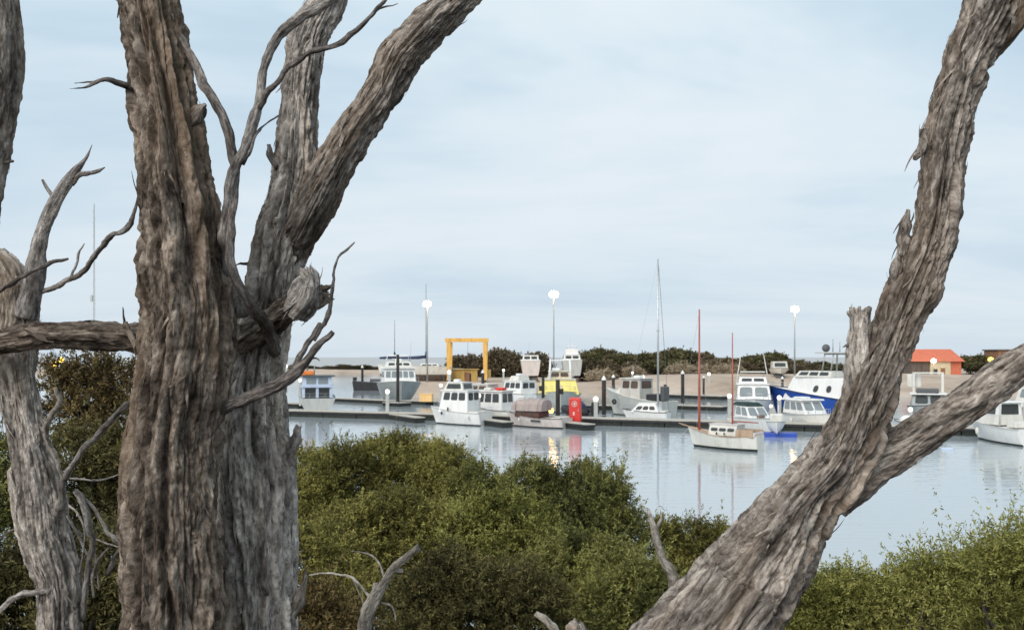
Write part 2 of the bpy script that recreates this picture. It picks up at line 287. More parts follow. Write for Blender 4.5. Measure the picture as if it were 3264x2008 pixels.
# ------------------------------------------------------------------ trees
def catmull(c, step):
    c = np.array(c, float); c = np.vstack([2*c[0]-c[1], c, 2*c[-1]-c[-2]]); outp = []
    for i in range(1, len(c)-2):
        p0, p1, p2, p3 = c[i-1:i+3]; L = np.linalg.norm(p2[:3]-p1[:3]); n = max(2, int(L/step)); t_ = np.linspace(0, 1, n, endpoint=False)[:, None]
        outp.append(.5*(2*p1+(p2-p0)*t_+(2*p0-5*p1+4*p2-p3)*t_**2+(3*p1-p0-3*p2+p3)*t_**3))
    outp.append(c[-2][None]); return np.vstack(outp)
def limb(name, path, m, parent, n=160, step=.006, lobe=.12, furrow=.012, plate=.006, fine=.003, flakes=0, flake_len=(.04,.13), flake_lift=.012, jag=0., seed=None, groove=0., clefts=()):
    """path: (px, py, Y, half width in photo pixels); a bark covered limb as one mesh in world space"""
    seed = rng.random()*50 if seed is None else seed
    c = [(*P(px, py, Y), hw*Y/F*(.99 if hw > 40 else 1)) for px, py, Y, hw in path]
    s = catmull(c, step); pos, rad = s[:, :3], np.maximum(s[:, 3], .0012); K = len(pos)
    if rad.max() < .04:                                                          # thin limbs: small kinks
        a_ = np.concatenate([[0], np.cumsum(np.linalg.norm(np.diff(pos, axis=0), axis=1))])/(rad.max()*5); z_ = a_*0
        pos = pos+np.stack([fbm(np.stack([a_, z_, z_+k*9.7], -1)+seed, 3) for k in range(3)], -1)*rad[:, None]*1.05
    d = np.gradient(pos, axis=0); d /= np.linalg.norm(d, axis=1)[:, None]
    arc = np.concatenate([[0], np.cumsum(np.linalg.norm(np.diff(pos, axis=0), axis=1))])
    u = np.zeros_like(d); v0 = np.cross(d[0], [0, 1, .01]); u[0] = v0/np.linalg.norm(v0)
    for i in range(1, K):
        q = u[i-1]-d[i]*np.dot(u[i-1], d[i]); u[i] = q/np.linalg.norm(q)
    v = np.cross(d, u); th = np.arange(n)*2*np.pi/n; ct, st = np.cos(th), np.sin(th)
    r_ = rad[:, None]; A = np.broadcast_to(arc[:, None], (K, n))
    rm = float(np.median(rad))
    q3 = np.stack([ct[None]*r_, st[None]*r_, A*.15], -1)+seed                      # bark space: stretched along the limb
    lob = fbm(np.stack([ct[None]*1.25+0*A, st[None]*1.25+0*A, A*.55/(rm*6)], -1)+seed*1.7, 2)
    kn = fbm(np.stack([0*A, 0*A, A/(rm*3.2)], -1)+seed, 2)
    disp = r_*lobe*(lob*1.5+kn*(.5 if rm > .04 else 1.8)-.1)
    if furrow:
        k = .10/max(rm, .02); f1 = fbm(q3*np.array([1, 1, 1])*20, 4); g = np.clip(.22-np.abs(f1), 0, .22)/.22
        f2 = fbm(q3*48+9, 3); g2 = np.clip(.2-np.abs(f2), 0, .2)/.2
        f3 = fbm(q3*np.array([1, 1, 1.4])*11+3, 3)
        disp = disp-furrow*(g**1.2)-furrow*.4*g2+plate*np.tanh(5*f3)+plate*.6*np.tanh(6*fbm(q3*np.array([1,1,2.2])*30+21, 2))
    if groove:
        gn = fbm(np.stack([ct[None]*1.5+0*A, st[None]*1.5+0*A, A*.4], -1)+seed*2.3, 3); disp = disp-groove*np.exp(-(gn/.065)**2)
        gn = fbm(np.stack([ct[None]*3.2+0*A, st[None]*3.2+0*A, A*.7], -1)+seed*3.1, 3); disp = disp-groove*.5*np.exp(-(gn/.06)**2)
    for py0, py1, ang, wd_, dep in clefts:                                          # long seams: from, to, bearing, width, depth
        za, zb_ = PZ(py0, path[0][2]), PZ(py1, path[0][2]); zc = pos[:, 2]; win = np.clip((za-zc)/.12, 0, 1)*np.clip((zc-zb_)/.12, 0, 1)
        a0 = ang+9*fbm(np.stack([arc*3, arc*0+ang, arc*0], -1)+seed, 3)+3*fbm(np.stack([arc*14, arc*0+ang, arc*0], -1), 2)
        dep_ = dep*(.75+.5*fbm(np.stack([arc*5, arc*0, arc*0+ang], -1), 2)); dt = (np.degrees(th)[None]-a0[:, None]+180) % 360-180
        disp = disp-(dep_*win)[:, None]*np.exp(-np.abs(dt/wd_)**1.6)+(dep_*win*.35)[:, None]*np.exp(-((np.abs(dt)-wd_*2.1)/wd_)**2)
    q4 = np.stack([ct[None]*r_, st[None]*r_, A*.5], -1)+seed
    disp = disp+fine*fbm(q4*90, 3)*1.6
    disp = np.maximum(disp, -.55*r_)
    nrm = ct[None, :, None]*u[:, None]+st[None, :, None]*v[:, None]
    pp = pos[:, None]+nrm*(r_+disp)[..., None]
    if jag:
        wgt = np.clip((arc-(arc[-1]-rm*1.2))/(rm*1.2), 0, 1)[:, None]
        pp = pp+d[:, None]*(wgt*jag*np.sign(fbm(np.stack([ct*2.2, st*2.2, 0*ct], -1)+seed, 3))[None]*np.abs(fbm(np.stack([ct*3, st*3, 0*ct], -1)+seed, 3))[None]**.7)[..., None]
    V = pp.reshape(-1, 3); Q = q3.reshape(-1, 3)
    i0 = np.arange(K*n).reshape(K, n); Fq = np.stack([i0[:-1], np.roll(i0[:-1], -1, 1), np.roll(i0[1:], -1, 1), i0[1:]], -1).reshape(-1, 4)
    # end caps: a shrunken ring, closed as a fan of degenerate-free quads
    for row, sg in ((0, -1), (K-1, 1)):
        base = len(V); cen = pos[row]+d[row]*sg*rad[row]*(-.25 if jag else .12); ring = cen+(pp[row]-cen)*.45
        V = np.vstack([V, ring, cen[None]]); Q = np.vstack([Q, q3[row], q3[row, :1]+.05]); rr = np.arange(n)+base; a = i0[row]
        f = np.stack([a, np.roll(a, -1), np.roll(rr, -1), rr], -1); Fq = np.vstack([Fq, f if sg < 0 else f])
        cidx = base+n; ev = np.arange(0, n, 2); Fq = np.vstack([Fq, np.stack([rr[ev], rr[(ev+1) % n], rr[(ev+2) % n], np.full(len(ev), cidx)], -1)])
    if flakes:
        ii = rng.integers(3, K-3, flakes); jj = rng.integers(0, n, flakes)
        p0 = pp[ii, jj]; nn_ = nrm[ii, jj]; dd = d[ii]; sgn = np.where(rng.random(flakes) < .75, -1, 1)[:, None]*np.sign(-dd[:, 2:3]+1e-6)*-1
        bb = np.cross(dd, nn_); L = rng.uniform(*flake_len, flakes)*rng.uniform(.4, 1, flakes); W = rng.uniform(.0012, .0050, flakes)*(1+L*3)*np.where(rng.random(flakes) < .12, 2.2, 1)
        dr = dd*sgn+bb*rng.normal(0, .22, (flakes, 1)); dr /= np.linalg.norm(dr, axis=1)[:, None]; lf = rng.uniform(.1, 1, flakes)**2.2*flake_lift
        curl = rng.normal(0, .25, flakes); S = 5; fv = []; fq = []
        for k in range(S):
            x = k/(S-1); ctr = p0-nn_*.003+dr*(L*x)[:, None]+nn_*(lf*x**1.6+.004*np.sin(x*3.1))[:, None]+bb*(curl*L*x*x*.5)[:, None]
            wd = W*(1-.75*x**2)*(.6+.4*np.sin(min(1, x*2+.35)*1.57)); fv += [ctr-bb*wd[:, None], ctr+bb*wd[:, None]+nn_*(wd*.5)[:, None]]
        base = len(V); fv = np.stack(fv, 1); V = np.vstack([V, fv.reshape(-1, 3)])
        Q = np.vstack([Q, (q3[ii, jj][:, None]+rng.normal(0, .25, (flakes, 1, 3))+np.linspace(0, .02, S*2)[None, :, None]*np.array([0, 0, 1])).reshape(-1, 3)])
        o = base+np.arange(flakes)[:, None]*(2*S)
        for k in range(S-1): Fq = np.vstack([Fq, np.stack([o[:, 0]+2*k, o[:, 0]+2*k+1, o[:, 0]+2*k+3, o[:, 0]+2*k+2], -1)])
    org = np.array(parent.location) if parent else np.zeros(3)
    me = np_mesh(name, V-org, Fq); at = me.attributes.new('bark', 'FLOAT_VECTOR', 'POINT'); at.data.foreach_set('vector', np.ascontiguousarray(Q, np.float32).ravel())
    bm = bmesh.new(); bm.from_mesh(me)
    if not flakes: bmesh.ops.recalc_face_normals(bm, faces=bm.faces)
    bm.to_mesh(me); bm.free()
    return link(name, me, m, parent)
def twig(name, path, m, parent, **k):
    a = dict(n=20, step=.012, lobe=.16, furrow=0, plate=0, fine=.0012, flakes=0); a.update(k)
    return limb(name, path, m, parent, **a)
def gz(x, y): return float(np.clip(4.8-(y-3)*.31, -2.2, 4.8))

def base(px, Y): x = PX(px, Y); return (x, Y, gz(x, Y))
Y0 = 3.2
tA = empty('gnarled_tree', 'large gnarled tree with two thick furrowed trunks and a forked limb, left of centre', 'tree', base(690, Y0))
limb('trunk', [(565,2420,Y0,185),(562,2008,Y0,152),(552,1700,Y0,150),(553,1400,Y0,146),(580,1200,Y0,142),(603,1000,Y0,143),(592,850,Y0,136),(585,700,Y0,124),(565,600,Y0,119),(545,450,Y0,116),(510,250,Y0+.05,112),(470,0,Y0+.1,104),(440,-160,Y0+.15,98),(405,-450,Y0+.2,88),(360,-850,Y0+.25,72),(380,-1350,Y0+.25,50),(430,-1900,Y0+.2,18)], 'barkdark', tA, n=300, step=.005, lobe=.17, furrow=.016, plate=.008, fine=.005, groove=.046, clefts=((60,1000,113,9,.075),(1120,2200,66,5,.07),(1250,2200,104,4,.045),(1000,1500,84,4,.025),(300,900,76,4,.02)), flakes=520, seed=3.3)
Y1 = 3.62
limb('trunk', [(830,2400,Y1,150),(814,2008,Y1,140),(810,1700,Y1,147),(796,1500,Y1,156),(792,1300,Y1,126),(812,1150,Y1,98),(845,1000,Y1,84),(865,920,Y1,92),(885,830,Y1,92),(917,700,Y1,94),(938,600,Y1,92),(945,500,Y1,78),(955,300,Y1,69),(985,130,Y1,70),(1045,0,Y1,62),(1090,-120,Y1,58),(1150,-420,Y1+.05,50),(1230,-900,Y1+.1,40),(1300,-1450,Y1+.1,26),(1330,-1900,Y1+.1,10)], 'barkpale', tA, n=260, step=.005, lobe=.12, furrow=.012, plate=.007, fine=.004, groove=.030, clefts=((1220,1520,118,5,.055),(1560,2200,84,4,.045),(980,1400,90,4,.02),(350,900,82,4,.022)), flakes=560, seed=11.2)
limb('limb', [(890,900,Y1+.06,40),(935,790,Y1+.0,62),(985,690,Y1-.06,70),(1048,570,Y1-.08,71),(1120,440,Y1-.1,67),(1212,300,Y1-.1,62),(1270,190,Y1-.1,65),(1368,82,Y1-.1,63),(1455,0,Y1-.1,54),(1560,-110,Y1-.1,50),(1760,-380,Y1-.1,44),(2000,-750,Y1-.05,33),(2180,-1150,Y1,20),(2250,-1500,Y1,7)], 'bark', tA, n=200, step=.005, lobe=.09, furrow=.009, plate=.005, fine=.004, groove=.012, flakes=260, seed=23.)
limb('dead_branch', [(742,1010,3.3,30),(730,880,3.22,20),(714,760,3.15,20),(722,660,3.12,22),(745,575,3.08,21),(775,480,3.05,20),(800,385,3.04,18),(830,285,3.02,16),(850,175,3.0,17),(890,112,3.0,17),(960,55,3.0,18),(1060,-10,3.0,18),(1130,-60,3,17),(1260,-180,3,13),(1370,-330,3,8),(1430,-450,3,3)], 'dead', tA, n=60, step=.008, lobe=.14, furrow=.002, plate=.0015, fine=.0015)
twig('dead_branch', [(826,345,3.02,8),(870,277,3.0,9),(950,192,2.98,9),(1000,160,2.97,8.5),(1080,140,2.97,8),(1120,112,2.97,8),(1190,42,2.97,6),(1232,-4,2.97,4),(1290,-80,2.97,2)], 'deaddark', tA)
twig('twig', [(1180,52,2.97,4),(1200,32,2.97,4),(1235,22,2.97,3),(1268,12,2.97,1.5)], 'deaddark', tA)
twig('twig', [(778,525,3.06,5),(797,480,3.04,5),(815,430,3.05,4),(850,395,3.08,3),(888,368,3.12,2)], 'deaddark', tA)
limb('dead_branch', [(545,90,3.3,14),(600,170,3.22,15),(640,245,3.17,15),(700,350,3.12,15),(738,450,3.1,15),(752,520,3.1,14),(748,640,3.1,14),(735,760,3.12,14),(733,840,3.12,13),(752,905,3.14,15),(795,975,3.2,17),(845,1035,3.36,20),(875,1120,3.54,24)], 'deaddark', tA, n=48, step=.009, lobe=.14, furrow=.002, plate=.001, fine=.0012)
twig('twig', [(415,268,3.15,14),(380,262,3.13,10),(345,258,3.1,8),(305,265,3.1,6),(270,278,3.1,4),(222,284,3.1,1)], 'deaddark', tA)
twig('twig', [(330,258,3.1,4),(280,262,3.1,3),(238,266,3.1,1)], 'deaddark', tA)
limb('limb', [(-1250,1040,3.6,14),(-900,1090,3.58,34),(-500,1120,3.55,44),(-220,1100,3.52,46),(-60,1092,3.5,42),(100,1072,3.48,41),(250,1068,3.46,43),(390,1076,3.44,44),(520,1085,3.42,44)], 'barkdark', tA, n=140, step=.006, lobe=.1, furrow=.008, plate=.006, flakes=160, flake_lift=.02)
twig('twig', [(398,1045,3.4,5),(394,1010,3.4,4),(392,978,3.4,1.5)], 'deaddark', tA)
twig('twig', [(400,1030,3.38,8),(415,1075,3.36,9),(440,1130,3.33,6)], 'barkdark', tA)
limb('limb', [(690,1108,3.60,60),(780,1080,3.55,56),(860,1030,3.48,50),(930,975,3.38,46),(985,945,3.33,50),(1020,925,3.32,44)], 'barkdark', tA, n=140, step=.006, lobe=.22, furrow=.010, plate=.006, flakes=110, jag=.05)
limb('broken_stub', [(935,1000,3.3,46),(970,945,3.28,56),(992,890,3.27,34),(985,862,3.27,18)], 'dead', tA, n=90, step=.006, lobe=.3, furrow=.008, plate=.006, jag=.03, flakes=30)
twig('twig', [(1005,1085,3.3,7),(1040,1010,3.3,8),(1052,960,3.3,6),(1062,890,3.28,5),(1078,820,3.27,4),(1105,795,3.27,4),(1130,772,3.27,2)], 'deaddark', tA)
limb('dead_branch', [(690,1320,3.24,19),(760,1285,3.2,19),(850,1240,3.16,21),(925,1192,3.13,20),(975,1145,3.12,16),(1020,1100,3.1,13),(1062,1058,3.1,8)], 'deaddark', tA, n=60, step=.008, lobe=.14, furrow=.002, plate=.001, fine=.0015)
twig('twig', [(918,1195,3.14,8),(960,1130,3.16,9),(1000,1070,3.2,8),(1022,1030,3.25,5)], 'deaddark', tA)
twig('twig', [(975,1148,3.12,5),(1005,1142,3.12,3),(1018,1150,3.12,1)], 'deaddark', tA)
twig('twig', [(810,842,3.6,5),(768,840,3.55,4),(745,848,3.52,1)], 'deaddark', tA)
limb('broken_stub', [(920,1480,3.60,18),(936,1410,3.57,18),(946,1360,3.55,7)], 'dead', tA, n=40, step=.008, lobe=.3, furrow=.003, plate=.002, jag=.02)
limb('broken_stub', [(945,1960,3.58,26),(965,1860,3.56,15),(975,1805,3.55,4)], 'bark', tA, n=40, step=.008, lobe=.3, furrow=.003, plate=.002)
limb('broken_stub', [(885,540,3.60,20),(866,495,3.58,15),(858,462,3.57,6)], 'dead', tA, n=30, step=.008, lobe=.3, furrow=.003, plate=.002)
limb('broken_stub', [(620,380,3.2,30),(640,355,3.17,20),(655,335,3.16,8)], 'bark', tA, n=40, step=.008, lobe=.3, furrow=.003, plate=.002)

Y2 = 3.7
tC = empty('pale_tree', 'pale dead tree with one leaning trunk and a snapped top at the left edge', 'tree', base(200, Y2))
limb('trunk', [(215,2400,Y2,92),(190,2008,Y2,76),(183,1850,Y2,78),(142,1700,Y2,84),(122,1550,Y2,80),(92,1400,Y2,63),(55,1220,Y2,62),(48,1120,Y2,70),(50,1000,Y2,74),(42,920,Y2,70),(20,860,Y2,56),(-20,820,Y2,48)], 'barkpale', tC, n=220, step=.006, lobe=.13, furrow=.010, plate=.006, fine=.004, groove=.024, flakes=300, seed=31., jag=.04)
limb('limb', [(80,1010,Y2-.06,34),(108,900,Y2-.08,30),(122,800,Y2-.08,23),(140,730,Y2-.08,20),(168,660,Y2-.08,20),(210,588,Y2-.08,19),(242,545,Y2-.08,14),(275,502,Y2-.08,8),(294,462,Y2-.08,2)], 'dead', tC, n=60, step=.008, lobe=.13, furrow=.002, plate=.002, fine=.0015)
twig('branch', [(222,585,Y2-.08,10),(265,556,Y2-.09,9),(300,545,Y2-.1,7),(335,534,Y2-.1,2)], 'dead', tC)
twig('twig', [(175,634,Y2-.08,6),(150,603,Y2-.08,5),(132,574,Y2-.08,3)], 'dead', tC)
twig('twig', [(-20,940,Y2-.14,7),(40,900,Y2-.14,7),(110,862,Y2-.14,7),(170,835,Y2-.14,6),(216,824,Y2-.14,3)], 'deaddark', tC)
twig('branch', [(130,935,Y2-.06,8),(170,915,Y2-.1,9),(218,890,Y2-.15,9),(265,865,Y2-.2,8),(312,806,Y2-.25,8),(350,755,Y2-.3,10),(395,733,Y2-.32,9),(425,690,Y2-.35,7),(440,622,Y2-.36,4)], 'dead', tC)
twig('twig', [(222,886,Y2-.15,4),(244,845,Y2-.15,3.5),(250,810,Y2-.15,3.5),(268,776,Y2-.15,2)], 'dead', tC)
twig('branch', [(185,1620,Y2-.05,16),(205,1525,Y2-.1,12),(240,1460,Y2-.12,10),(295,1400,Y2-.14,11),(350,1340,Y2-.16,10),(420,1275,Y2-.2,8)], 'dead', tC)
twig('branch', [(205,1530,Y2-.1,8),(180,1470,Y2-.1,8),(150,1395,Y2-.12,9),(160,1330,Y2-.12,8),(185,1285,Y2-.12,8),(178,1235,Y2-.12,6)], 'bleached', tC)
twig('twig', [(150,1385,Y2-.1,5),(128,1360,Y2-.1,4),(122,1350,Y2-.1,1)], 'dead', tC)
twig('branch', [(240,1560,Y2-.05,4),(285,1600,Y2-.05,5),(325,1660,Y2-.05,6),(345,1700,Y2-.05,7),(385,1735,Y2-.1,9)], 'dead', tC)
twig('twig', [(205,1520,Y2-.1,4),(290,1530,Y2-.1,3),(340,1525,Y2-.12,3),(388,1508,Y2-.12,1)], 'dead', tC)
twig('twig', [(215,1640,Y2-.05,5),(245,1700,Y2-.05,4),(275,1760,Y2-.05,4),(310,1810,Y2-.05,2)], 'dead', tC)
twig('twig', [(345,1830,Y2,8),(370,1770,Y2-.02,7),(390,1725,Y2-.05,3)], 'dead', tC)
twig('twig', [(260,1570,Y2-.05,3),(285,1640,Y2-.05,3),(300,1740,Y2-.05,3),(315,1880,Y2-.05,3)], 'dead', tC)
limb('branch', [(-40,2000,Y2-.12,8),(0,1945,Y2-.12,9),(45,1905,Y2-.12,10),(100,1886,Y2-.1,9),(165,1882,Y2-.08,8)], 'dead', tC, n=30, step=.01, lobe=.15, furrow=.0015, plate=.001)
twig('twig', [(-10,1720,Y2-.1,5),(20,1700,Y2-.1,4),(45,1688,Y2-.05,3)], 'dead', tC)

twig('twig', [(300,1905,Y2-.05,5),(295,1840,Y2-.05,5),(310,1790,Y2-.06,4),(345,1745,Y2-.06,3)], 'dead', tC); twig('twig', [(240,1690,Y2-.05,4),(290,1712,Y2-.05,3),(350,1735,Y2-.08,3),(400,1745,Y2-.1,2)], 'dead', tC)
twig('twig', [(210,1600,Y2-.05,4),(262,1660,Y2-.07,3),(268,1740,Y2-.07,3),(252,1830,Y2-.05,3)], 'dead', tC); twig('branch', [(262,1980,Y2,9),(268,1900,Y2-.03,10),(285,1800,Y2-.05,9),(290,1700,Y2-.06,10),(262,1590,Y2-.06,12),(240,1560,Y2-.07,8)], 'dead', tC)
Y3 = 3.0
tD = empty('leaning_tree', 'smooth trunk slanting out of frame at the upper left corner', 'tree', base(-200, Y3))
limb('trunk', [(-215,2350,Y3,95),(-190,1500,Y3,84),(-130,950,Y3,72),(-80,700,Y3,66),(-48,520,Y3,65),(-18,350,Y3,64),(0,200,Y3,66),(-4,60,Y3,67),(-20,-140,Y3,66),(-40,-500,Y3,58),(-20,-1000,Y3,45),(60,-1500,Y3,28),(120,-1900,Y3,10)], 'bark', tD, n=180, step=.006, lobe=.09, furrow=.008, plate=.004, flakes=150, seed=41.)
twig('twig', [(5,522,Y3,8),(25,518,Y3,7),(43,515,Y3,3)], 'deaddark', tD)

Y4 = 3.4
tE = empty('forked_tree', 'thick leaning tree with peeling bark and a low fork, at the right', 'tree', base(2150, Y4))
limb('trunk', [(2000,2420,Y4-.1,272),(2282,2010,Y4-.05,194),(2360,1900,Y4,173),(2432,1800,Y4,155),(2497,1700,Y4,137),(2566,1600,Y4,118),(2652,1500,Y4,106),(2712,1400,Y4,96),(2752,1300,Y4,94),(2790,1200,Y4,92),(2832,1100,Y4,82),(2868,1000,Y4,80),(2908,900,Y4,80),(2950,800,Y4,75),(2976,700,Y4,68),(2996,550,Y4,64),(3022,400,Y4,68),(3048,300,Y4,68),(3080,200,Y4,70),(3128,100,Y4,76),(3172,0,Y4,82),(3250,-150,Y4,80),(3340,-400,Y4,68),(3410,-800,Y4,54),(3450,-1300,Y4,36),(3510,-1800,Y4,12)], 'bark', tE, n=300, step=.005, lobe=.13, furrow=.014, plate=.009, fine=.005, groove=.038, clefts=((1420,1700,96,5,.05),(1640,2200,72,5,.05),(1560,2200,122,6,.06),(900,1420,122,5,.035),(200,760,112,5,.03),(500,1150,78,4,.025)), flakes=800, flake_lift=.014, seed=52.)
limb('limb', [(2640,1590,Y4+.1,70),(2745,1500,Y4+.07,82),(2850,1440,Y4+.05,75),(2950,1378,Y4+.02,67),(3030,1325,Y4,64),(3100,1280,Y4-.02,62),(3200,1205,Y4-.05,59),(3264,1160,Y4-.07,57),(3420,1070,Y4-.1,54),(3650,930,Y4-.1,50),(3950,700,Y4-.05,43),(4250,380,Y4,33),(4500,0,Y4,20),(4650,-300,Y4,7)], 'bark', tE, n=180, step=.005, lobe=.1, furrow=.010, plate=.006, flakes=220, flake_lift=.012, seed=61.)
limb('broken_stub', [(2735,1330,Y4+.02,56),(2735,1210,Y4,50),(2738,1110,Y4,40),(2742,1030,Y4,36),(2740,985,Y4,43)], 'barkpale', tE, n=120, step=.006, lobe=.14, furrow=.007, plate=.005, jag=.02, flakes=50, seed=66.)
twig('twig', [(2705,1100,Y4,6),(2695,1102,Y4,5),(2684,1106,Y4,1)], 'deaddark', tE)
limb('bark_strip', [(2862,960,Y4-.02,10),(2868,880,Y4-.02,17),(2880,800,Y4-.02,20),(2888,720,Y4-.02,17),(2896,668,Y4-.02,5)], 'bark', tE, n=40, step=.008, lobe=.35, furrow=.004, plate=.003, flakes=30)
limb('bark_strip', [(2945,420,Y4-.02,12),(2935,450,Y4-.03,14),(2926,490,Y4-.03,12),(2916,510,Y4-.03,4)], 'bark', tE, n=40, step=.008, lobe=.35, furrow=.004, plate=.003, flakes=12)
limb('limb', [(3110,200,Y4+.06,36),(3175,120,Y4+.02,52),(3230,50,Y4,56),(3290,-40,Y4,58),(3350,-140,Y4,55),(3480,-330,Y4,46),(3650,-650,Y4,33),(3800,-1000,Y4,12)], 'barkdark', tE, n=100, step=.006, lobe=.12, furrow=.008, plate=.005, flakes=60)

s1 = empty('dead_stem', 'bleached broken dead stem standing against the middle shrubs', 'dead stem', base(1150, 5.))
limb('stem', [(1120,2420,5.,26),(1160,2010,5.,24),(1190,1915,5.,25),(1222,1862,5.,16),(1252,1812,5.,14),(1290,1780,5.,12),(1332,1746,5.,10)], 'bleached', s1, n=50, step=.01, lobe=.16, furrow=.004, plate=.003, jag=.02)
twig('branch', [(1196,1905,5.,14),(1199,1880,5.,12),(1198,1856,5.,7)], 'bleached', s1); twig('branch', [(1248,1822,5.,9),(1265,1818,5.,9),(1284,1820,5.,6)], 'bleached', s1)
twig('twig', [(1190,1920,5.,5),(1150,1868,5.02,4),(1115,1838,5.05,4),(1040,1826,5.1,3),(985,1832,5.1,2)], 'bleached', s1); twig('twig', [(1120,1840,5.05,3),(1150,1900,5.05,2),(1170,1960,5.05,1)], 'bleached', s1)
twig('twig', [(1230,1850,5.,4),(1205,1790,5.05,3),(1170,1765,5.1,3),(1120,1755,5.1,1)], 'bleached', s1); twig('twig', [(1215,1920,5.,4),(1250,1935,5.,3),(1262,1980,5.,1)], 'bleached', s1)
s2 = empty('dead_stem', 'thin bleached crooked dead stem beside the leaning right tree', 'dead stem', base(2160, 5.5))
limb('stem', [(2180,2320,5.5,20),(2150,1910,5.5,16),(2144,1840,5.5,17),(2122,1790,5.5,15),(2098,1745,5.5,14),(2092,1690,5.5,13),(2075,1650,5.5,7),(2064,1618,5.5,3)], 'bleached', s2, n=40, step=.012, lobe=.16, furrow=.004, plate=.002)
twig('branch', [(2090,1690,5.5,7),(2104,1660,5.5,5),(2107,1636,5.5,2)], 'bleached', s2)
s3 = empty('dead_stem', 'short bleached stick curving up from the bottom edge', 'dead stem', base(1790, 4.2))
limb('stem', [(1850,2300,4.2,16),(1775,2030,4.2,14),(1750,1985,4.2,12),(1728,1962,4.2,11),(1710,1950,4.2,8)], 'bleached', s3, n=40, step=.01, lobe=.14, furrow=.003, plate=.002)
s4 = empty('cut_stump', 'pinkish broken stump just showing at the bottom edge', 'stump', base(1840, 4.))
limb('stem', [(1850,2350,4.,48),(1845,2060,4.,40),(1840,2002,4.,36),(1835,1988,4.,24)], 'barkpale', s4, n=60, step=.01, lobe=.25, furrow=.006, plate=.004, jag=.04)

# ------------------------------------------------------------------ shrubs
def foliage(lobes, leaf=.034, wid=.011, lai=2.3, sprig=.24, up=.35, per=26):
    """lobes: (centre, radius); returns quads of small leaves grouped in sprigs, plus a tint per vertex"""
    allv = []; tint = []
    for c, r in lobes:
        c = np.array(c); m_ = 15; z = rng.uniform(-.45, 1, m_); a = np.arange(m_)*2.399+rng.uniform(0, .9, m_); q = np.sqrt(1-z*z); sdir = np.stack([q*np.cos(a), q*np.sin(a), z], -1)
        sr = r*rng.uniform(.25, .44, m_); sc_ = c+sdir*(r*rng.uniform(.48, .72, m_))[:, None]; st_ = rng.normal(0, .17, m_)   # clumps over the crown
        ns = max(8, int(4*np.pi*np.sum(sr**2)*lai*.62/(leaf*wid*.62)/per)); w_ = sr**2/np.sum(sr**2); k_ = rng.choice(m_, ns, p=w_)
        dr = rng.normal(0, 1, (ns, 3))+sdir[k_]*.9+np.array([0, 0, .35]); dr /= np.linalg.norm(dr, axis=1)[:, None]
        b0 = sc_[k_]+dr*(sr[k_]*np.where(rng.random(ns) < .25, rng.uniform(.2, .9, ns), rng.uniform(.8, 1.1, ns)))[:, None]
        inn = rng.random(ns) < .2; b0[inn] = c+rng.normal(0, .38, (inn.sum(), 3))*r
        sd_ = dr*.8+np.array([0, 0, up])+rng.normal(0, .3, (ns, 3)); sd_ /= np.linalg.norm(sd_, axis=1)[:, None]
        L = sprig*rng.uniform(.45, 1.25, ns)*np.where(rng.random(ns) < .05, 2.2, 1)
        k = rng.random((ns, per)); p = b0[:, None]+sd_[:, None]*(k*L[:, None])[..., None]
        ld = sd_[:, None]*.75+rng.normal(0, .62, (ns, per, 3)); ld /= np.linalg.norm(ld, axis=2)[..., None]
        sd2 = np.cross(ld, rng.normal(0, 1, (ns, per, 3))); sd2 /= np.linalg.norm(sd2, axis=2)[..., None]
        s = rng.uniform(.6, 1.3, (ns, per))[..., None]; p = p+np.cross(sd2, ld)*rng.normal(0, .012, (ns, per, 1))
        quad = np.stack([p, p+ld*leaf*.5*s+sd2*wid*.5*s, p+ld*leaf*s, p+ld*leaf*.5*s-sd2*wid*.5*s], 2)
        allv.append(quad.reshape(-1, 3))
        tn = .5+.5*fbm(b0*1.6, 2)[:, None]*.8+st_[k_][:, None]+rng.normal(0, .09, (ns, 1))+rng.normal(0, .09, (ns, per))+(k-.5)*.22
        tint.append(np.repeat(np.clip(tn, 0, 1).reshape(-1), 4))
    V = np.vstack(allv); return V, np.arange(len(V)).reshape(-1, 4), np.concatenate(tint)
def foliage_obj(name, data, m, parent, org):
    V, Fq, tn = data; me = np_mesh(name, V-np.array(org), Fq, False)
    at = me.attributes.new('tint', 'FLOAT', 'POINT'); at.data.foreach_set('value', tn.astype(np.float32)); return link(name, me, m, parent)
def shrub(label, lobes, m, leaf=.034, wid=.011, lai=2.3, sprig=.15, name='coastal_shrub', per=26, group='shrubs on the near bank'):
    cs = [(P(px, py, Y), rp*Y/F) for px, py, Y, rp in lobes]
    cx = sum(c.x for c, r in cs)/len(cs); cy = sum(c.y for c, r in cs)/len(cs)+.2; g = gz(cx, cy)-.05
    o = empty(name, label, 'shrub', (cx, cy, g), group=group)
    foliage_obj('foliage', foliage(cs, leaf, wid, lai, sprig, per=per), m, o, (cx, cy, g))
    bb = B()
    for c, r in cs:
        for k in range(3):
            e = c-Vector((cx, cy, g))+Vector((random.uniform(-.5, .5)*r, random.uniform(-.5, .5)*r, random.uniform(-.1, .5)*r)); s = Vector((random.uniform(-.15, .15), random.uniform(-.15, .15), -.1))
            m1 = s.lerp(e, .4)+Vector((random.uniform(-.12, .12), random.uniform(-.12, .12), .05)); m2 = s.lerp(e, .75)+Vector((random.uniform(-.1, .1), random.uniform(-.1, .1), .04))
            bb.tube([s, m1, m2, e], [.028, .02, .013, .005], 6)
    bb.done('stem', 'deaddark', o)
    return o
G = lambda Y, *l: [(a, b_, Y, r) for a, b_, r in l]
shrub('olive shrub with rounded top against the left trunk and water', G(11, (985,1570,125),(1090,1530,115),(1050,1690,150)), 'leaf_olive')
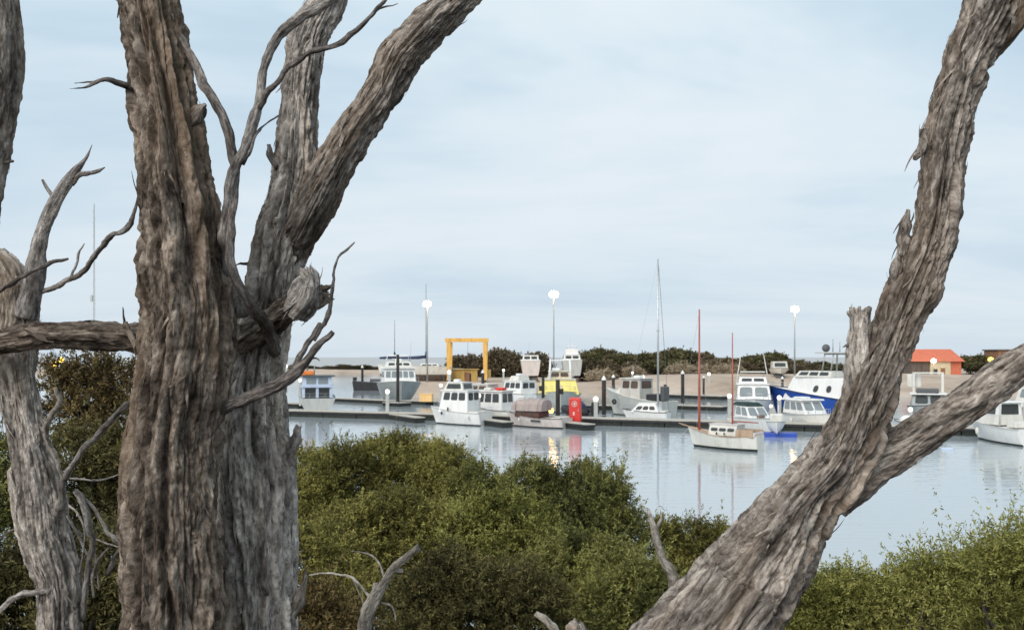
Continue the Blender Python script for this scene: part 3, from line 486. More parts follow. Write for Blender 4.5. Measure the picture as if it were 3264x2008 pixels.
shrub('tall olive shrub below the white cabin boat', G(11.3, (1240,1500,100),(1345,1495,95),(1430,1515,90),(1300,1620,150),(1440,1610,120)), 'leaf_olive')
shrub('dark olive shrub sloping down to the dip in the hedge line', G(10.6, (1520,1570,85),(1575,1630,80),(1490,1700,140)), 'leaf_green')
shrub('green shrub under the yellow lamp reflection', G(10.2, (1685,1555,75),(1765,1580,70),(1845,1570,80),(1750,1700,140)), 'leaf_green')
shrub('dark green shrub at the right end of the middle thicket with open tips', G(9.6, (1930,1570,75),(1945,1660,80),(1860,1740,150),(2000,1700,45)), 'leaf_green')
shrub('bright olive shrub in the middle of the thicket behind the bleached stem', G(8.6, (1120,1740,140),(1260,1730,130),(1380,1770,140),(1250,1870,150)), 'leaf_olive')
shrub('yellow green shrub in the centre of the thicket', G(8.6, (1530,1730,140),(1660,1710,120),(1600,1840,150)), 'leaf_bright')
shrub('dark green shrub low in the thicket right of centre', G(8., (1800,1850,140),(1940,1850,130),(1870,1960,170)), 'leaf_green')
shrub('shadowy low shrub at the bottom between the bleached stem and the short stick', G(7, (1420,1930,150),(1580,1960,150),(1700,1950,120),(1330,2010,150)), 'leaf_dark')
shrub('small green shrub behind the crooked stem', G(10, (2120,1755,80),(2200,1760,80),(2290,1765,75),(2220,1850,110)), 'leaf_olive')
shrub('green shrub at the foot of the leaning right tree', G(7, (2060,1930,110),(1960,2010,140),(2170,1960,110),(2120,2060,140)), 'leaf_green')
shrub('yellow green shrub right of the leaning trunk', G(8, (2580,1920,80),(2690,1900,80),(2640,2020,130)), 'leaf_bright')
shrub('low yellow green shrub between the two taller right shrubs', G(8, (2790,1930,75),(2870,1890,70),(2820,2010,130)), 'leaf_bright')
shrub('tall feathery shrub with loose upright sprigs at the lower right', G(7.6, (2940,1870,70),(3020,1845,70),(3090,1855,65),(3010,1985,130)), 'leaf_bright', lai=1.6, sprig=.28)
shrub('feathery shrub cut by the right edge of the photo', G(7.2, (3160,1820,75),(3250,1770,75),(3220,1930,130),(3340,1860,140)), 'leaf_bright', lai=1.6, sprig=.28)
shrub('low dark shrub behind the yellow green shrub right of the leaning trunk', G(11, (2560,2000,110),(2680,1990,110)), 'leaf_green')
shrub('low dark shrub behind the feathery right shrub', G(11, (2820,2000,100),(2950,1960,100),(3080,1950,110)), 'leaf_olive')
shrub('low dark shrub near the right edge behind the feathery one', G(11, (3180,1860,100),(3290,1820,110),(3200,1980,120)), 'leaf_green')
shrub('brown shrub with pale gaps under the horizontal branch at left', G(8, (190,1225,75),(290,1215,85),(390,1240,80),(250,1330,110),(370,1370,100)), 'leaf_brown', lai=1.5)
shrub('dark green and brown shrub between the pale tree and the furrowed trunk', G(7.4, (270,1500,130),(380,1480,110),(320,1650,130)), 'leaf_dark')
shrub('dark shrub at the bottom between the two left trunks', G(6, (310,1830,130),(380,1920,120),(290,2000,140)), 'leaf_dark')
shrub('green shrub at the left edge beside the pale trunk', G(7, (-20,1480,85),(5,1600,85),(-30,1740,110)), 'leaf_green')
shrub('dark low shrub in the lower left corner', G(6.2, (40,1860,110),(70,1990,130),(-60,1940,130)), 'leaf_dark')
shrub('low orange brown shrub at the foot of the pale trunk', G(6, (1005,1950,75),(1060,2030,110),(970,2040,110)), 'leaf_brown')
shrub('dim olive shrub behind the furrowed trunk and left of the bleached stem', G(7.4, (1010,1800,100),(1060,1890,110),(1130,1950,110)), 'leaf_olive')

# far shrubs on the dune and the spit: three crowns, copied
def dune_proto(m, seed):
    lb = []
    for k in range(6):
        lb.append((Vector((random.uniform(-2.2, 2.2), random.uniform(-1.2, 1.2), random.uniform(.6, 2.0))), random.uniform(1.0, 1.5)))
    return foliage(lb, .30, .17, 2.2, .4, per=10)
dp = []
for k, m in enumerate(('leaf_far', 'leaf_far', 'leaf_farbrown')):
    V, Fq, tn = dune_proto(m, k); me = np_mesh('foliage', V, Fq, False); at = me.attributes.new('tint', 'FLOAT', 'POINT'); at.data.foreach_set('value', tn.astype(np.float32)); me.materials.append(M[m])
    bb = B()
    for j in range(4): bb.tube([(0, 0, -.4), (random.uniform(-.6, .6), random.uniform(-.4, .4), .8), (random.uniform(-1.4, 1.4), random.uniform(-.8, .8), 2)], [.1, .07, .03], 6)
    st = bb.done('stem', 'deaddark'); dp.append((me, st.data)); bpy.data.objects.remove(st)
def far_ground(x, y): return float(far_shore(np.array([x]), np.array([y]))[0])
def dune(px, top, Y, kind, sc, lab):
    x = PX(px, Y); g = far_ground(x, Y)-.3; o = empty('dune_shrub', lab[0], 'shrub', (x, Y, g), random.uniform(0, 6.28), lab[1])
    h = PZ(top, Y)-g; o.scale = (sc*1.25, sc*1.25, max(.3, h/3.25))
    for n_, d_ in zip(('foliage', 'stem'), dp[kind]):
        q = bpy.data.objects.new(n_, d_); COL.objects.link(q); q.parent = o
LG = ('dark green rounded shrub in the row along the dune top behind the harbour', 'shrubs along the far dune')
LB = ('brownish shrub on the sandy rise behind the boats on the hardstand', 'brown shrubs behind the hardstand')
LR = ('green shrub behind the red roofed shed', 'shrubs around the red roofed shed')
LS = ('low grey green shrub on the far left shore', 'shrubs on the far left shore')
for px, top, k in [(1845,1130,0),(1880,1118,1),(1920,1117,0),(1960,1122,1),(1990,1128,0),(2040,1140,1),(2060,1128,0),(2090,1130,1),(2120,1118,0),(2155,1116,1),(2195,1119,0),(2230,1128,1),(2265,1132,2),(2300,1142,0),(2345,1148,2),(2370,1138,1),(2400,1132,0),(2440,1124,0),(2480,1140,1),(2520,1150,2),(2560,1150,0),(2600,1155,1),(2640,1160,0)]:
    dune(px, top, 205+random.uniform(-5, 8), k, 1.25, LG); dune(px+17, top+random.uniform(8, 20), 201+random.uniform(-4, 4), random.choice((0, 1, 2)), 1.2, LG)
for px, top, k in [(1870,1150,2),(1940,1152,2),(2010,1155,2),(2080,1152,1),(2150,1150,1),(2240,1152,2),(2320,1160,2),(2380,1155,2),(2460,1158,2),(2540,1165,2)]:
    dune(px, top, 194+random.uniform(-3, 3), k, 1.1, LG)
for px, top in [(1450,1140),(1490,1138),(1530,1134),(1570,1124),(1605,1117),(1640,1124),(1685,1128),(1730,1132)]: dune(px, top, 222, 2, 1.25, LB)
for px, top in [(2890,1130),(2935,1135),(3095,1135),(3130,1132),(3170,1138),(2860,1150)]: dune(px, top, 205, 0, 1.2, LR)
for px in range(760, 1340, 28): dune(px+random.uniform(-8, 8), 1168+random.uniform(-6, 8), 368+random.uniform(0, 20), random.choice((0, 2)), 1.7, LS)
LD = ('pale dry grass tussock at the edge of the sand', 'dry tussocks on the sand')
dd_ = foliage([(Vector((0, 0, .4)), .9), (Vector((1, .2, .3)), .7)], .5, .07, 1.5, .5, per=10)
dme = np_mesh('foliage', dd_[0], dd_[1], False); at = dme.attributes.new('tint', 'FLOAT', 'POINT'); at.data.foreach_set('value', dd_[2].astype(np.float32)); dme.materials.append(M['leaf_dry'])
for px, Y in [(1900,186),(1935,184),(2165,186),(2185,184),(2300,184),(2330,186),(2010,188),(2250,188)]:
    x = PX(px, Y); o = bpy.data.objects.new('dry_tussock', dme); COL.objects.link(o); o.location = (x, Y, far_ground(x, Y)); o.scale = (1.6, 1.6, 1.3); o.rotation_euler.z = random.uniform(0, 6)
    tag(o, *(LD[0], 'tussock', LD[1]))
# rock edge of the spit, far left
# ------------------------------------------------------------------ pontoons
def slab(name, label, A, Bp, wdt, top, group=None, th=.42, cat='pontoon'):
    """floating walkway from A to B (world xy)"""
    A = Vector((*A, 0)); Bv = Vector((*Bp, 0)); L = (Bv-A).length; o = empty(name, label, cat, A, math.atan2((Bv-A).y, (Bv-A).x), group)
    B().box(0, L, -wdt/2, wdt/2, top-.10, top, .02).done('deck', 'deckboard', o)
    n = max(1, int(L/4)); f = B()
    for i in range(n): f.box(i*L/n+.04, (i+1)*L/n-.04, -wdt/2+.06, wdt/2-.06, -.25, top-.104, .03)
    f.done('float', 'float', o)
    B().box(.02, L-.02, -wdt/2-.05, -wdt/2-.004, top-.26, top-.06).box(.02, L-.02, wdt/2+.004, wdt/2+.05, top-.26, top-.06).done('fender_strip', 'black', o)
    return o
ML = lambda X: 89.9-.404*X+1.1
slab('floating_walkway', 'long main floating walkway with pale deck and black floats across the harbour', (-95, ML(-95)), (52, ML(52)), 2.4, .66)
FG = 'finger pontoons of the main walkway'
def finger(label, px, Y, s, d=(.5, -.87), wd=1.2):
    x = PX(px, Y); slab('finger_pontoon', label, (x-d[0]*s, Y-d[1]*s), (x, Y), wd, .58, FG)
finger('finger pontoon left of the white boat with the wheelhouse', 1338, 89.5, 6.5)
finger('finger pontoon between the white boat and the brown canvas covered boat', 1618, 83.5, 8)
finger('finger pontoon right of the brown canvas covered boat, before the red cabinet', 1880, 80.5, 7)
slab('floating_walkway', 'second floating walkway with black floats behind the blue cabin boat', (PX(1075, 134), 134), (PX(1260, 126), 126), 2., .5)
slab('floating_walkway', 'pontoon landing around the tall black pile', (PX(1240, 122), 122), (PX(1290, 120), 120), 2.4, .5)
slab('floating_walkway', 'dark pontoon strip right of the tall black pile', (PX(1290, 127), 127), (PX(1460, 122), 122), 2., .5)
slab('floating_walkway', 'far dark pontoon at the foot of the sand bank', (PX(2115, 146), 146), (PX(2310, 138), 138), 2., .6)
slab('floating_walkway', 'middle dark pontoon behind the red masted boat', (PX(2140, 114), 114), (PX(2310, 110), 110), 2., .55)
slab('floating_walkway', 'short dark pontoon at the left beside the blue cabin boat', (PX(900, 118), 118), (PX(968, 116), 116), 2., .6)
slab('floating_walkway', 'dark pontoon behind the black inflatable boat', (PX(1800, 112), 112), (PX(1962, 112), 112), 2., .6)
slab('floating_walkway', 'far pontoon strip behind the moored boats at right', (PX(2560, 100), 100), (PX(2720, 98), 98), 1.6, .5)

def pile(px, top, Y, rp, label, cap=True, bracket=0, zb=-1.5):
    x = PX(px, Y); r = rp*Y/F; zt = PZ(top, Y); o = empty('mooring_pile', label, 'pile', (x, Y, 0), group='mooring piles in the harbour')
    B().lathe([(r, zb), (r, zt*.3), (r*.97, zt-.02), (r*.9, zt)], n=14).done('post', 'pile', o, True)
    if cap: B().lathe([(r*1.12, zt+.004), (r*1.12, zt+.09), (r*.5, zt+r*1.6), (.012, zt+r*2.2)], n=14).done('cap', 'whitecap', o, True)
    B().torus((0, 0, .55), r*1.35, r*.2, 'z').done('pile_guide', 'steel', o, True)
    if bracket:
        B().box(*sorted((bracket*r*.9, bracket*r*2.6)), -.12, .12, zt-1.45, zt-.9, .02).done('bracket', 'pile', o)
    return o
pile(1268, 1130, 120, 5, 'tallest black pile in front of the grey trawler', False)
pile(1155, 1172, 182, 4, 'far black pile with white cap beside the dark barge')
pile(1731, 1203, 100, 5, 'black pile with a side bracket against the yellow boat', False, -1)
pile(1778, 1210, 92, 7, 'thick black pile with bracket left of the red cabinet', False, 1)
pile(1925, 1212, 93, 7, 'black pile with white cap left of the grey fishing boat')
pile(1955, 1204, 120, 5, 'thin white capped pile behind the grey fishing boat')
pile(2176, 1192, 116, 5.5, 'black pile right of the tall pale mast')
pile(2243, 1205, 148, 3.5, 'thin far black pile right of the red mast')
pile(1539, 1189, 130, 5, 'white capped black pile behind the white boat')
pile(1499, 1190, 136, 3, 'thin black pile below the yellow gantry', False)
pile(2494, 1208, 112, 4, 'short black pile in front of the blue hull bow')
pile(2590, 1232, 95, 5, 'black pile against the blue hull amidships', False)
pile(2120, 1225, 111, 4.5, 'black pile beside the grey fishing boat stern', False)
pile(1692, 1205, 126, 3.5, 'thin pile right of the small white cruiser', False)

def dock_light(px, top, Y, rp, label, base_y=.5, warm='coollamp'):
    x = PX(px, Y); r = rp*Y/F; zt = PZ(top, Y); o = empty('dock_light', label, 'dock light', (x, Y, base_y), group='lamp pedestals on the pontoons')
    h = zt-base_y
    B().box(-r*.75, r*.75, -r*.75, r*.75, 0, h-r*.9, .03).done('post', 'palegrey', o)
    B().ball((0, 0, h), r).done('lamp', warm, o, True)
dock_light(957, 1212, 112, 5, 'lamp pedestal left of the blue cabin boat')
dock_light(1235, 1248, 97, 7, 'lamp pedestal before the tall black pile')
dock_light(912, 1168, 150, 5, 'lamp at the edge of the pale trunk')
dock_light(1405, 1228, 96, 5, 'lamp beside the wheelhouse of the white boat')
dock_light(1432, 1186, 130, 6, 'lamp above the dark walkway under the gantry')
dock_light(1526, 1261, 90, 7, 'lamp pedestal between the white boat and its neighbour')
dock_light(1757, 1308, 88, 8, 'warm lamp beside the brown canvas boat', warm='amber')
dock_light(1899, 1272, 91, 8, 'lamp pedestal right of the red cabinet')
dock_light(2484, 1267, 88, 7, 'lamp pedestal between the blue hull and the white cabin boat')
dock_light(2016, 1188, 160, 3.5, 'small lamp over the grey fishing boat cabin', base_y=1)
dock_light(2050, 1201, 150, 5, 'lamp right of the grey fishing boat cabin', base_y=1)
dock_light(2260, 1192, 165, 5, 'lamp on the sand bank right of the red mast', base_y=1)
dock_light(1605, 1180, 140, 4, 'small lamp behind the small white cruiser')
dock_light(2325, 1262, 95, 7, 'grey pedestal behind the mizzen mast')
dock_light(2457, 1294, 84, 5, 'lamp pedestal beside the canopy runabout')
dock_light(2902, 1305, 86, 7, 'lamp seen in the fork of the right tree')
dock_light(3224, 1294, 80, 5, 'lamp above the white centre cabin boat at right')

# ------------------------------------------------------------------ boats
def boat(name, label, bow, stern, cat='boat', group=None):
    (bx, bY), (sx_, sY) = bow, stern; b_ = Vector((PX(bx, bY), bY, 0)); s_ = Vector((PX(sx_, sY), sY, 0)); d = b_-s_
    return empty(name, label, cat, s_, math.atan2(d.y, d.x), group), d.length
def hull(o, L, Bm, fb, fs, m, draft=.45, tw=.85, rake=.5, stripe=.14, m2='antifoul', sag=.0, rail='rubber', deck='white', pm=.4, bilge=.3, power=2.4, sub=.04, railr=.035, sp=1.8):
    nt_, pts = 24, []
    T = np.linspace(0, 1, nt_)
    top = []; rings = []
    for t_ in T:
        b_ = Bm/2*((tw+(1-tw)*math.sin(math.pi/2*t_/pm)) if t_ < pm else (1-((t_-pm)/(1-pm))**power)); b_ = max(b_, .012)
        zs = fs+(fb-fs)*t_**sp-sag*math.sin(math.pi*t_); zk = -draft*(1-t_**5)-.06
        zz = [zk, zk*.5, -.02, stripe]+[stripe+(zs-stripe)*k/4 for k in range(1, 5)]; pr = []
        for z in zz:
            v = (z-zk)/(zs-zk); y = b_*v**(bilge+.65*t_**2); pr.append(((L-rake)*t_+rake*t_**3*v, y, z))
        rings.append(pr); top.append(pr[-1])
    V = []; Fq = []; nr = len(rings[0])
    for pr in rings:
        V += [(x, y, z) for x, y, z in pr[::-1]]+[(x, -y, z) for x, y, z in pr[1:]] if False else [(x, y, z) for x, y, z in pr[::-1]]+[(x, -y, z) for x, y, z in pr]
    n2_ = nr*2; mi = []
    for i in range(nt_-1):
        for j in range(n2_-1):
            Fq.append((i*n2_+j, i*n2_+j+1, (i+1)*n2_+j+1, (i+1)*n2_+j)); jj = j if j < nr else n2_-2-j; mi.append(1 if jj >= nr-4 else 0)
    me = bpy.data.meshes.new('hull'); Fq.append(tuple(range(n2_))); mi.append(0); me.from_pydata(V, [], Fq); me.polygons.foreach_set('material_index', mi)
    bm = bmesh.new(); bm.from_mesh(me); bmesh.ops.recalc_face_normals(bm, faces=bm.faces)
    for f in bm.faces: f.smooth = len(f.verts) == 4
    bm.to_mesh(me); bm.free(); h = link('hull', me, [m, m2], o)
    V = []; Fq = []
    for x, y, z in top: V += [(x, y*.985, z-sub), (x, 0, z-sub+.03), (x, -y*.985, z-sub)]
    for i in range(nt_-1): Fq += [(3*i, 3*i+1, 3*i+4, 3*i+3), (3*i+1, 3*i+2, 3*i+5, 3*i+4)]
    me = bpy.data.meshes.new('deck'); me.from_pydata(V, [], Fq); link('deck', me, deck, o)
    bb = B()
    for s in (1, -1): bb.tube([(x, s*(y+.012), z) for x, y, z in top], railr, 6)
    bb.done('rub_rail', rail, o, True)
    return h, top
def house(o, name, x0, x1, wd, z0, z1, m, rf=.3, ra=0., tum=.92, wf=None, side=0, front=0, aft=0, v=(.42,.88), gm='glass', roof=None, over=.12, th=.08, bev=.04, us=(.06,.94), cr=.2):
    wf = wd if wf is None else wf
    lo = [(x0, -wd/2, z0), (x1, -wf/2, z0), (x1, wf/2, z0), (x0, wd/2, z0)]
    hi = [(x0+ra, -wd/2*tum, z1), (x1-rf, -wf/2*tum, z1), (x1-rf, wf/2*tum, z1), (x0+ra, wd/2*tum, z1)]
    h = B().hexa(lo, hi, bev).done(name, m, o)
    faces = {'stbd': (lo[0], lo[1], hi[1], hi[0]), 'front': (lo[1], lo[2], hi[2], hi[1]), 'port': (lo[2], lo[3], hi[3], hi[2]), 'aft': (lo[3], lo[0], hi[0], hi[3])}
    for fn, n in (('port', side), ('stbd', side), ('front', front), ('aft', aft)):
        for k in range(n):
            a, c = us; w_ = (c-a)/n; B().panel(faces[fn], a+k*w_+w_*.08, a+(k+1)*w_-w_*.08, v[0], v[1], cr=cr).done('window', gm, h)
    if roof:
        q = [(x0+ra-over, -wd/2*tum-over), (x1-rf+over*1.6, -wf/2*tum-over), (x1-rf+over*1.6, wf/2*tum+over), (x0+ra-over, wd/2*tum+over)]
        B().hexa([(a, b_, z1+.004) for a, b_ in q], [(a*1, b_*.97, z1+th) for a, b_ in q], .03).done('roof', roof, o)
    return h, faces
def rails(o, pts, h=.55, r=.016, m='steel', name='guard_rail'):
    bb = B(); top = [Vector(p)+Vector((0, 0, h)) for p in pts]; bb.tube(top, r, 6); bb.tube([Vector(p)+Vector((0, 0, h*.5)) for p in pts], r*.7, 6)
    for p, q in zip(pts, top): bb.tube([p, q], r, 6)
    return bb.done(name, m, o)
def stick(o, name, pts, r, m, n=8): return B().tube(pts, r, n).done(name, m, o, True)
def fender(o, x, y, z, r=.13, m='offwhite'): B().ball((x, y, z), r, 1, 1, 2.1).done('fender', m, o, True)
def bow_rail(o, top, L, h=.5, fr=.55, m='steel', side=(1, -1)):
    tp = [t_ for t_ in top if t_[0] > L*fr][:-1:2]; pts = [Vector((x, y*.9, z)) for x, y, z in tp]; pts += [Vector((x, -y*.9, z)) for x, y, z in tp[::-1]]
    return rails(o, pts, h, .018, m)

# white wheelhouse boat in the front row
o, L = boat('cabin_boat', 'white cabin boat with upper wheelhouse, moored left of the brown canvas boat', (1373, 89.6), (1549, 86.4))
_, top = hull(o, L, 2.7, 1.66, 1.16, 'white', tw=.9, rake=.7, stripe=.12, rail='palegrey')
house(o, 'cabin', 1.35, 4.75, 2.25, 1.15, 3.2, 'white', rf=.5, ra=.05, tum=.93, wf=2.0, side=3, front=3, aft=2, v=(.58,.93), roof='white', over=.14)
house(o, 'wheelhouse', 1.95, 4.15, 1.9, 3.285, 3.98, 'offwhite', rf=.35, ra=.15, tum=.9, side=1, front=2, aft=1, v=(.18,.86), roof='white', over=.06, th=.06, us=(.03,.97), cr=.1)
B().box(2.9, 3.5, -.25, .25, 4.06, 4.3, .06).done('radar', 'white', o); stick(o, 'antenna', [(3.7, .5, 4.05), (3.6, .5, 5.6)], .012, 'white')
B().box(.1, 1.3, -1.15, 1.15, 1.1, 1.32, .04).done('engine_box', 'offwhite', o); bow_rail(o, top, L, .5, .66)
fender(o, 1.1, 1.38, .8, .09); fender(o, 4.2, 1.2, 1.1, .09, 'navy'); fender(o, 3.4, 1.34, 1.5, .1, 'darkgrey'); rails(o, [(.1, 1.2, 1.16), (.1, 0, 1.16), (.1, -1.2, 1.16)], .5)
# its neighbour with four big side windows
o, L = boat('cabin_boat', 'white cabin boat with a row of four tall dark windows, right behind the wheelhouse boat', (1490, 95), (1640, 92))
_, top = hull(o, L, 2.8, 1.6, 1.05, 'white', tw=.9, rake=.6)
house(o, 'cabin', .75, 5.2, 2.4, 1.05, 2.95, 'white', rf=.5, ra=.1, tum=.92, side=4, front=2, aft=2, v=(.44,.9), roof='offwhite', over=.2, th=.1, cr=.1)
B().box(2.6, 3.4, -.4, .4, 3.07, 3.3, .07).done('roof_hatch', 'offwhite', o); bow_rail(o, top, L, .5, .65)
B().box(1.2, 2.0, -.5, .4, 3.07, 3.35, .1).done('life_raft', 'red', o); stick(o, 'antenna', [(3, .6, 3.05), (2.9, .6, 4.7)], .012, 'white')
# brown canvas covered launch
o, L = boat('canvas_covered_launch', 'old white launch under a faded brown canvas cover, moored left of the red cabinet', (1622, 86.2), (1808, 83))
_, top = hull(o, L, 2.6, 1.35, .9, 'pinkwhite', tw=.8, rake=.35, stripe=.12, deck='dirty', rail='hullbrown', sag=.1)
house(o, 'cabin', 2.4, 5.0, 1.9, .95, 1.6, 'maroon', rf=.15, ra=.05, tum=.98, side=2, v=(.2,.8), gm='brownglass', cr=.1)
bb = B()
prof = [(-1.12, 0), (-1.08, .55), (-.85, .86), (-.4, .98), (.4, .98), (.85, .86), (1.08, .55), (1.12, 0)]
for xa, xb, sa, sb in ((2.1, 2.5, .9, 1), (2.5, 3.8, 1, 1.02), (3.8, 4.8, 1.02, .93), (4.8, 5.4, .93, .72)):
    bb.hexa([(xa, y*sa, 1.5+z*sa*1.12) for y, z in prof], [(xb, y*sb, 1.5+z*sb*1.12) for y, z in prof])
bb.done('canvas_cover', 'canvas', o)
for x in (2.5, 3.8, 4.8): stick(o, 'canopy_hoop', [(x, y*1.025, 1.5+z*1.15) for y, z in prof], .03, 'dirty')
B().panel([(3.4, 1.31, .45), (1.6, 1.31, .42), (1.6, 1.31, .8), (3.4, 1.31, .83)], .2, .75, .3, .8).done('portlight', 'glass', o)
B().box(.2, 1.2, -.95, .95, .8, .99, .05).done('cockpit_hatch', 'dirty', o); stick(o, 'flag_staff', [(3.0, .2, 2.6), (3.0, .2, 3.6)], .02, 'hullbrown'); stick(o, 'cross_tree', [(2.6, .2, 2.98), (3.5, .2, 3.02)], .015, 'hullbrown')
fender(o, 4.4, 1.1, .7, .09)
# blue cabin boat far left
o, L = boat('fishing_boat', 'small pale blue fishing boat with an orange raft on its roof, at left', (1006, 122), (1012, 110))
hull(o, L, 4.4, 2.0, 1.45, 'palegrey', tw=.94, rake=1, stripe=.1, rail='skyblue', deck='palegrey')
house(o, 'deck_house', 1.2, 7, 3.5, 1.5, 2.72, 'darkgrey', rf=.3, ra=0, tum=.96, aft=2, side=2, v=(.15,.85), gm='glass')
for y in (-1.62, 0, 1.62): B().box(1.02, 1.16, y-.17, y+.17, 1.5, 2.72, .02).done('post', 'skyblue', o)
B().box(.85, 6.6, -1.95, 1.95, 2.74, 2.95, .03).done('upper_deck', 'skyblue', o)
house(o, 'wheelhouse', 1.35, 5.2, 3.4, 2.96, 4.0, 'skyblue', rf=.3, ra=.05, tum=1., aft=2, side=2, front=3, v=(.16,.9), gm='paleglass', us=(.09,.91), cr=.08)
B().box(1.0, 5.3, -2.1, 2.1, 4.02, 4.2, .04).done('roof', 'darkgrey', o)
B().box(1.3, 2.3, .4, 1.8, 4.22, 4.75, .12).done('life_raft', 'orange', o)
stick(o, 'mast', [(3, .3, 4.2), (3, .3, 6.3)], .06, 'palegrey'); stick(o, 'davit', [(2.6, 1.1, 4.2), (2.6, 1.2, 5.6)], .08, 'darkgrey'); rails(o, [(.1, -1.9, 1.45), (.1, -.9, 1.45), (.1, .9, 1.45), (.1, 1.9, 1.45)], .6)
# grey trawler bow on
o, L = boat('trawler', 'grey hulled trawler yacht with white cabin and flybridge behind the tallest pile', (1282, 128), (1262, 141))
_, top = hull(o, L, 6.2, 3.1, 2.3, 'grey', tw=.9, rake=1.4, stripe=.25, rail='palegrey', pm=.55, power=3.4, deck='palegrey', bilge=.22)
house(o, 'cabin', 2.5, 9.2, 4.9, 2.7, 4.75, 'white', rf=.8, ra=0, tum=.92, wf=4.6, front=5, side=4, v=(.36,.8), gm='paleglass', roof='white', over=.3, th=.16, us=(.03,.97))
house(o, 'flybridge', 3, 7.2, 3.9, 4.93, 5.75, 'offwhite', rf=.6, ra=.2, tum=.86, front=3, v=(.3,.75), gm='glass')
B().box(4.6, 5.6, -.5, .5, 5.78, 6.15, .1).done('radar_dome', 'white', o); stick(o, 'antenna', [(5, 1.8, 5.7), (5, 1.9, 8.6)], .03, 'palegrey'); bow_rail(o, top, L, .7, .6)
stick(o, 'radar_arch', [(4, -1.7, 5.75), (4, -1.5, 6.6), (4, 1.5, 6.6), (4, 1.7, 5.75)], .09, 'white')
# two laid up yachts with covered booms
def laid_up_yacht(label, px, Y, Lh, hx, mast_px, mast_top, boom, zz=1.4):
    o = empty('laid_up_yacht', label, 'yacht', (PX(px, Y), Y, zz), math.pi, 'yachts ashore on the hardstand')
    hull(o, Lh, 3.2, 3.6, 3.1, 'offwhite', draft=0., tw=.7, rake=1., stripe=1.5, m2='hullbrown', rail='dirty'); 
    house(o, 'coachroof', 2.5, 6.5, 2., 3.1, 3.7, 'white', rf=.5, ra=.2, side=3, v=(.3,.75))
    xm = -(PX(mast_px, Y)-PX(px, Y)); stick(o, 'mast', [(xm, 0, 3.3), (xm, 0, PZ(mast_top, Y)-zz)], [.08, .04], 'darkgrey')
    zb = 4.9; B().tube([(xm, 0, zb+.2), (xm+boom*.3, 0, zb), (xm+boom, 0, zb-.1)], [.3, .36, .2], 10).done('boom_cover', 'navy', o, True)
    B().tube([(xm, 0, zb-.2), (xm, 0, zb+1.2)], [.34, .16], 10).done('sail_stack', 'navy', o, True)
    for x in (1.5, 5.5):
        for s in (1, -1): stick(o, 'cradle_leg', [(x, s*1.0, 1.3), (x, s*1.7, -.3)], .07, 'darkgrey')
    B().box(1, 7, -.18, .18, -.25, .5).done('keel', 'hullbrown', o)
    return o
laid_up_yacht('yacht ashore with dark covered boom pointing left and tall thin mast beside the left floodlight', 1440, 186, 11, 1, 1358, 905, 5.4)
laid_up_yacht('yacht ashore with a short dark covered boom behind the grey trawler', 1330, 196, 8.5, 1, 1258, 1020, 3.2, 1.4)
# boats ashore
def hard_boat(label, px, Y, wd, top, hy, fly=True):
    g = 1.4; o = empty('boat_on_stands', label, 'boat', (PX(px, Y), Y, g), math.pi/2, 'motor boats on stands ashore')
    zt = PZ(hy, Y)-g
    hull(o, 9, wd, zt+.4, zt, 'pinkwhite' if not fly else 'palegrey', draft=-.9, tw=.9, rake=1.2, stripe=1.25, m2='hullbrown', rail='white', pm=.5, power=3, bilge=.12)
    house(o, 'cabin', 1.5, 7, wd*.8, zt+.05, zt+1.1, 'white', rf=1.3, front=3, side=3, aft=2, v=(.25,.8), roof='white')
    if fly: house(o, 'flybridge', 2, 4.8, wd*.6, zt+1.19, zt+2.3, 'white', rf=.5, front=1, v=(.3,.7)); stick(o, 'targa', [(2, -1, zt+2.3), (2, -.9, zt+2.9), (2, .9, zt+2.9), (2, 1, zt+2.3)], .06, 'white')
    stick(o, 'antenna', [(3, .3, zt+1.1), (3, .3, zt+4.2)], .03, 'palegrey')
    B().box(.3, 7, -wd*.3, wd*.3, -.2, .85, .05).done('cradle', 'hullbrown', o)
    for x in (.4, 4, 6.5):
        for s in (1, -1): stick(o, 'stand', [(x, s*wd*.25, 1.2), (x, s*wd*.42, -.3)], .08, 'maroon')
    return o
hard_boat('white motor boat on stands behind the small white cruiser, broad bow facing us', 1692, 186, 4.2, 1135, 1150, False)
hard_boat('white flybridge motor boat on stands right of the middle floodlight', 1825, 186, 4.3, 1110, 1148, True)
o = empty('work_shed', 'low dark open shed on the hardstand behind the yachts', 'shed', (PX(1395, 200), 200, 1.3)); B().box(-5, 5, -2, 2, 0, 2.3, .05).done('wall', 'hullbrown', o); B().box(-5.4, 5.4, -2.4, 2.4, 2.32, 2.6, .05).done('roof', 'dirty', o); B().box(-2, 1, -2.05, -2.01, .1, 2).done('door', 'black', o)
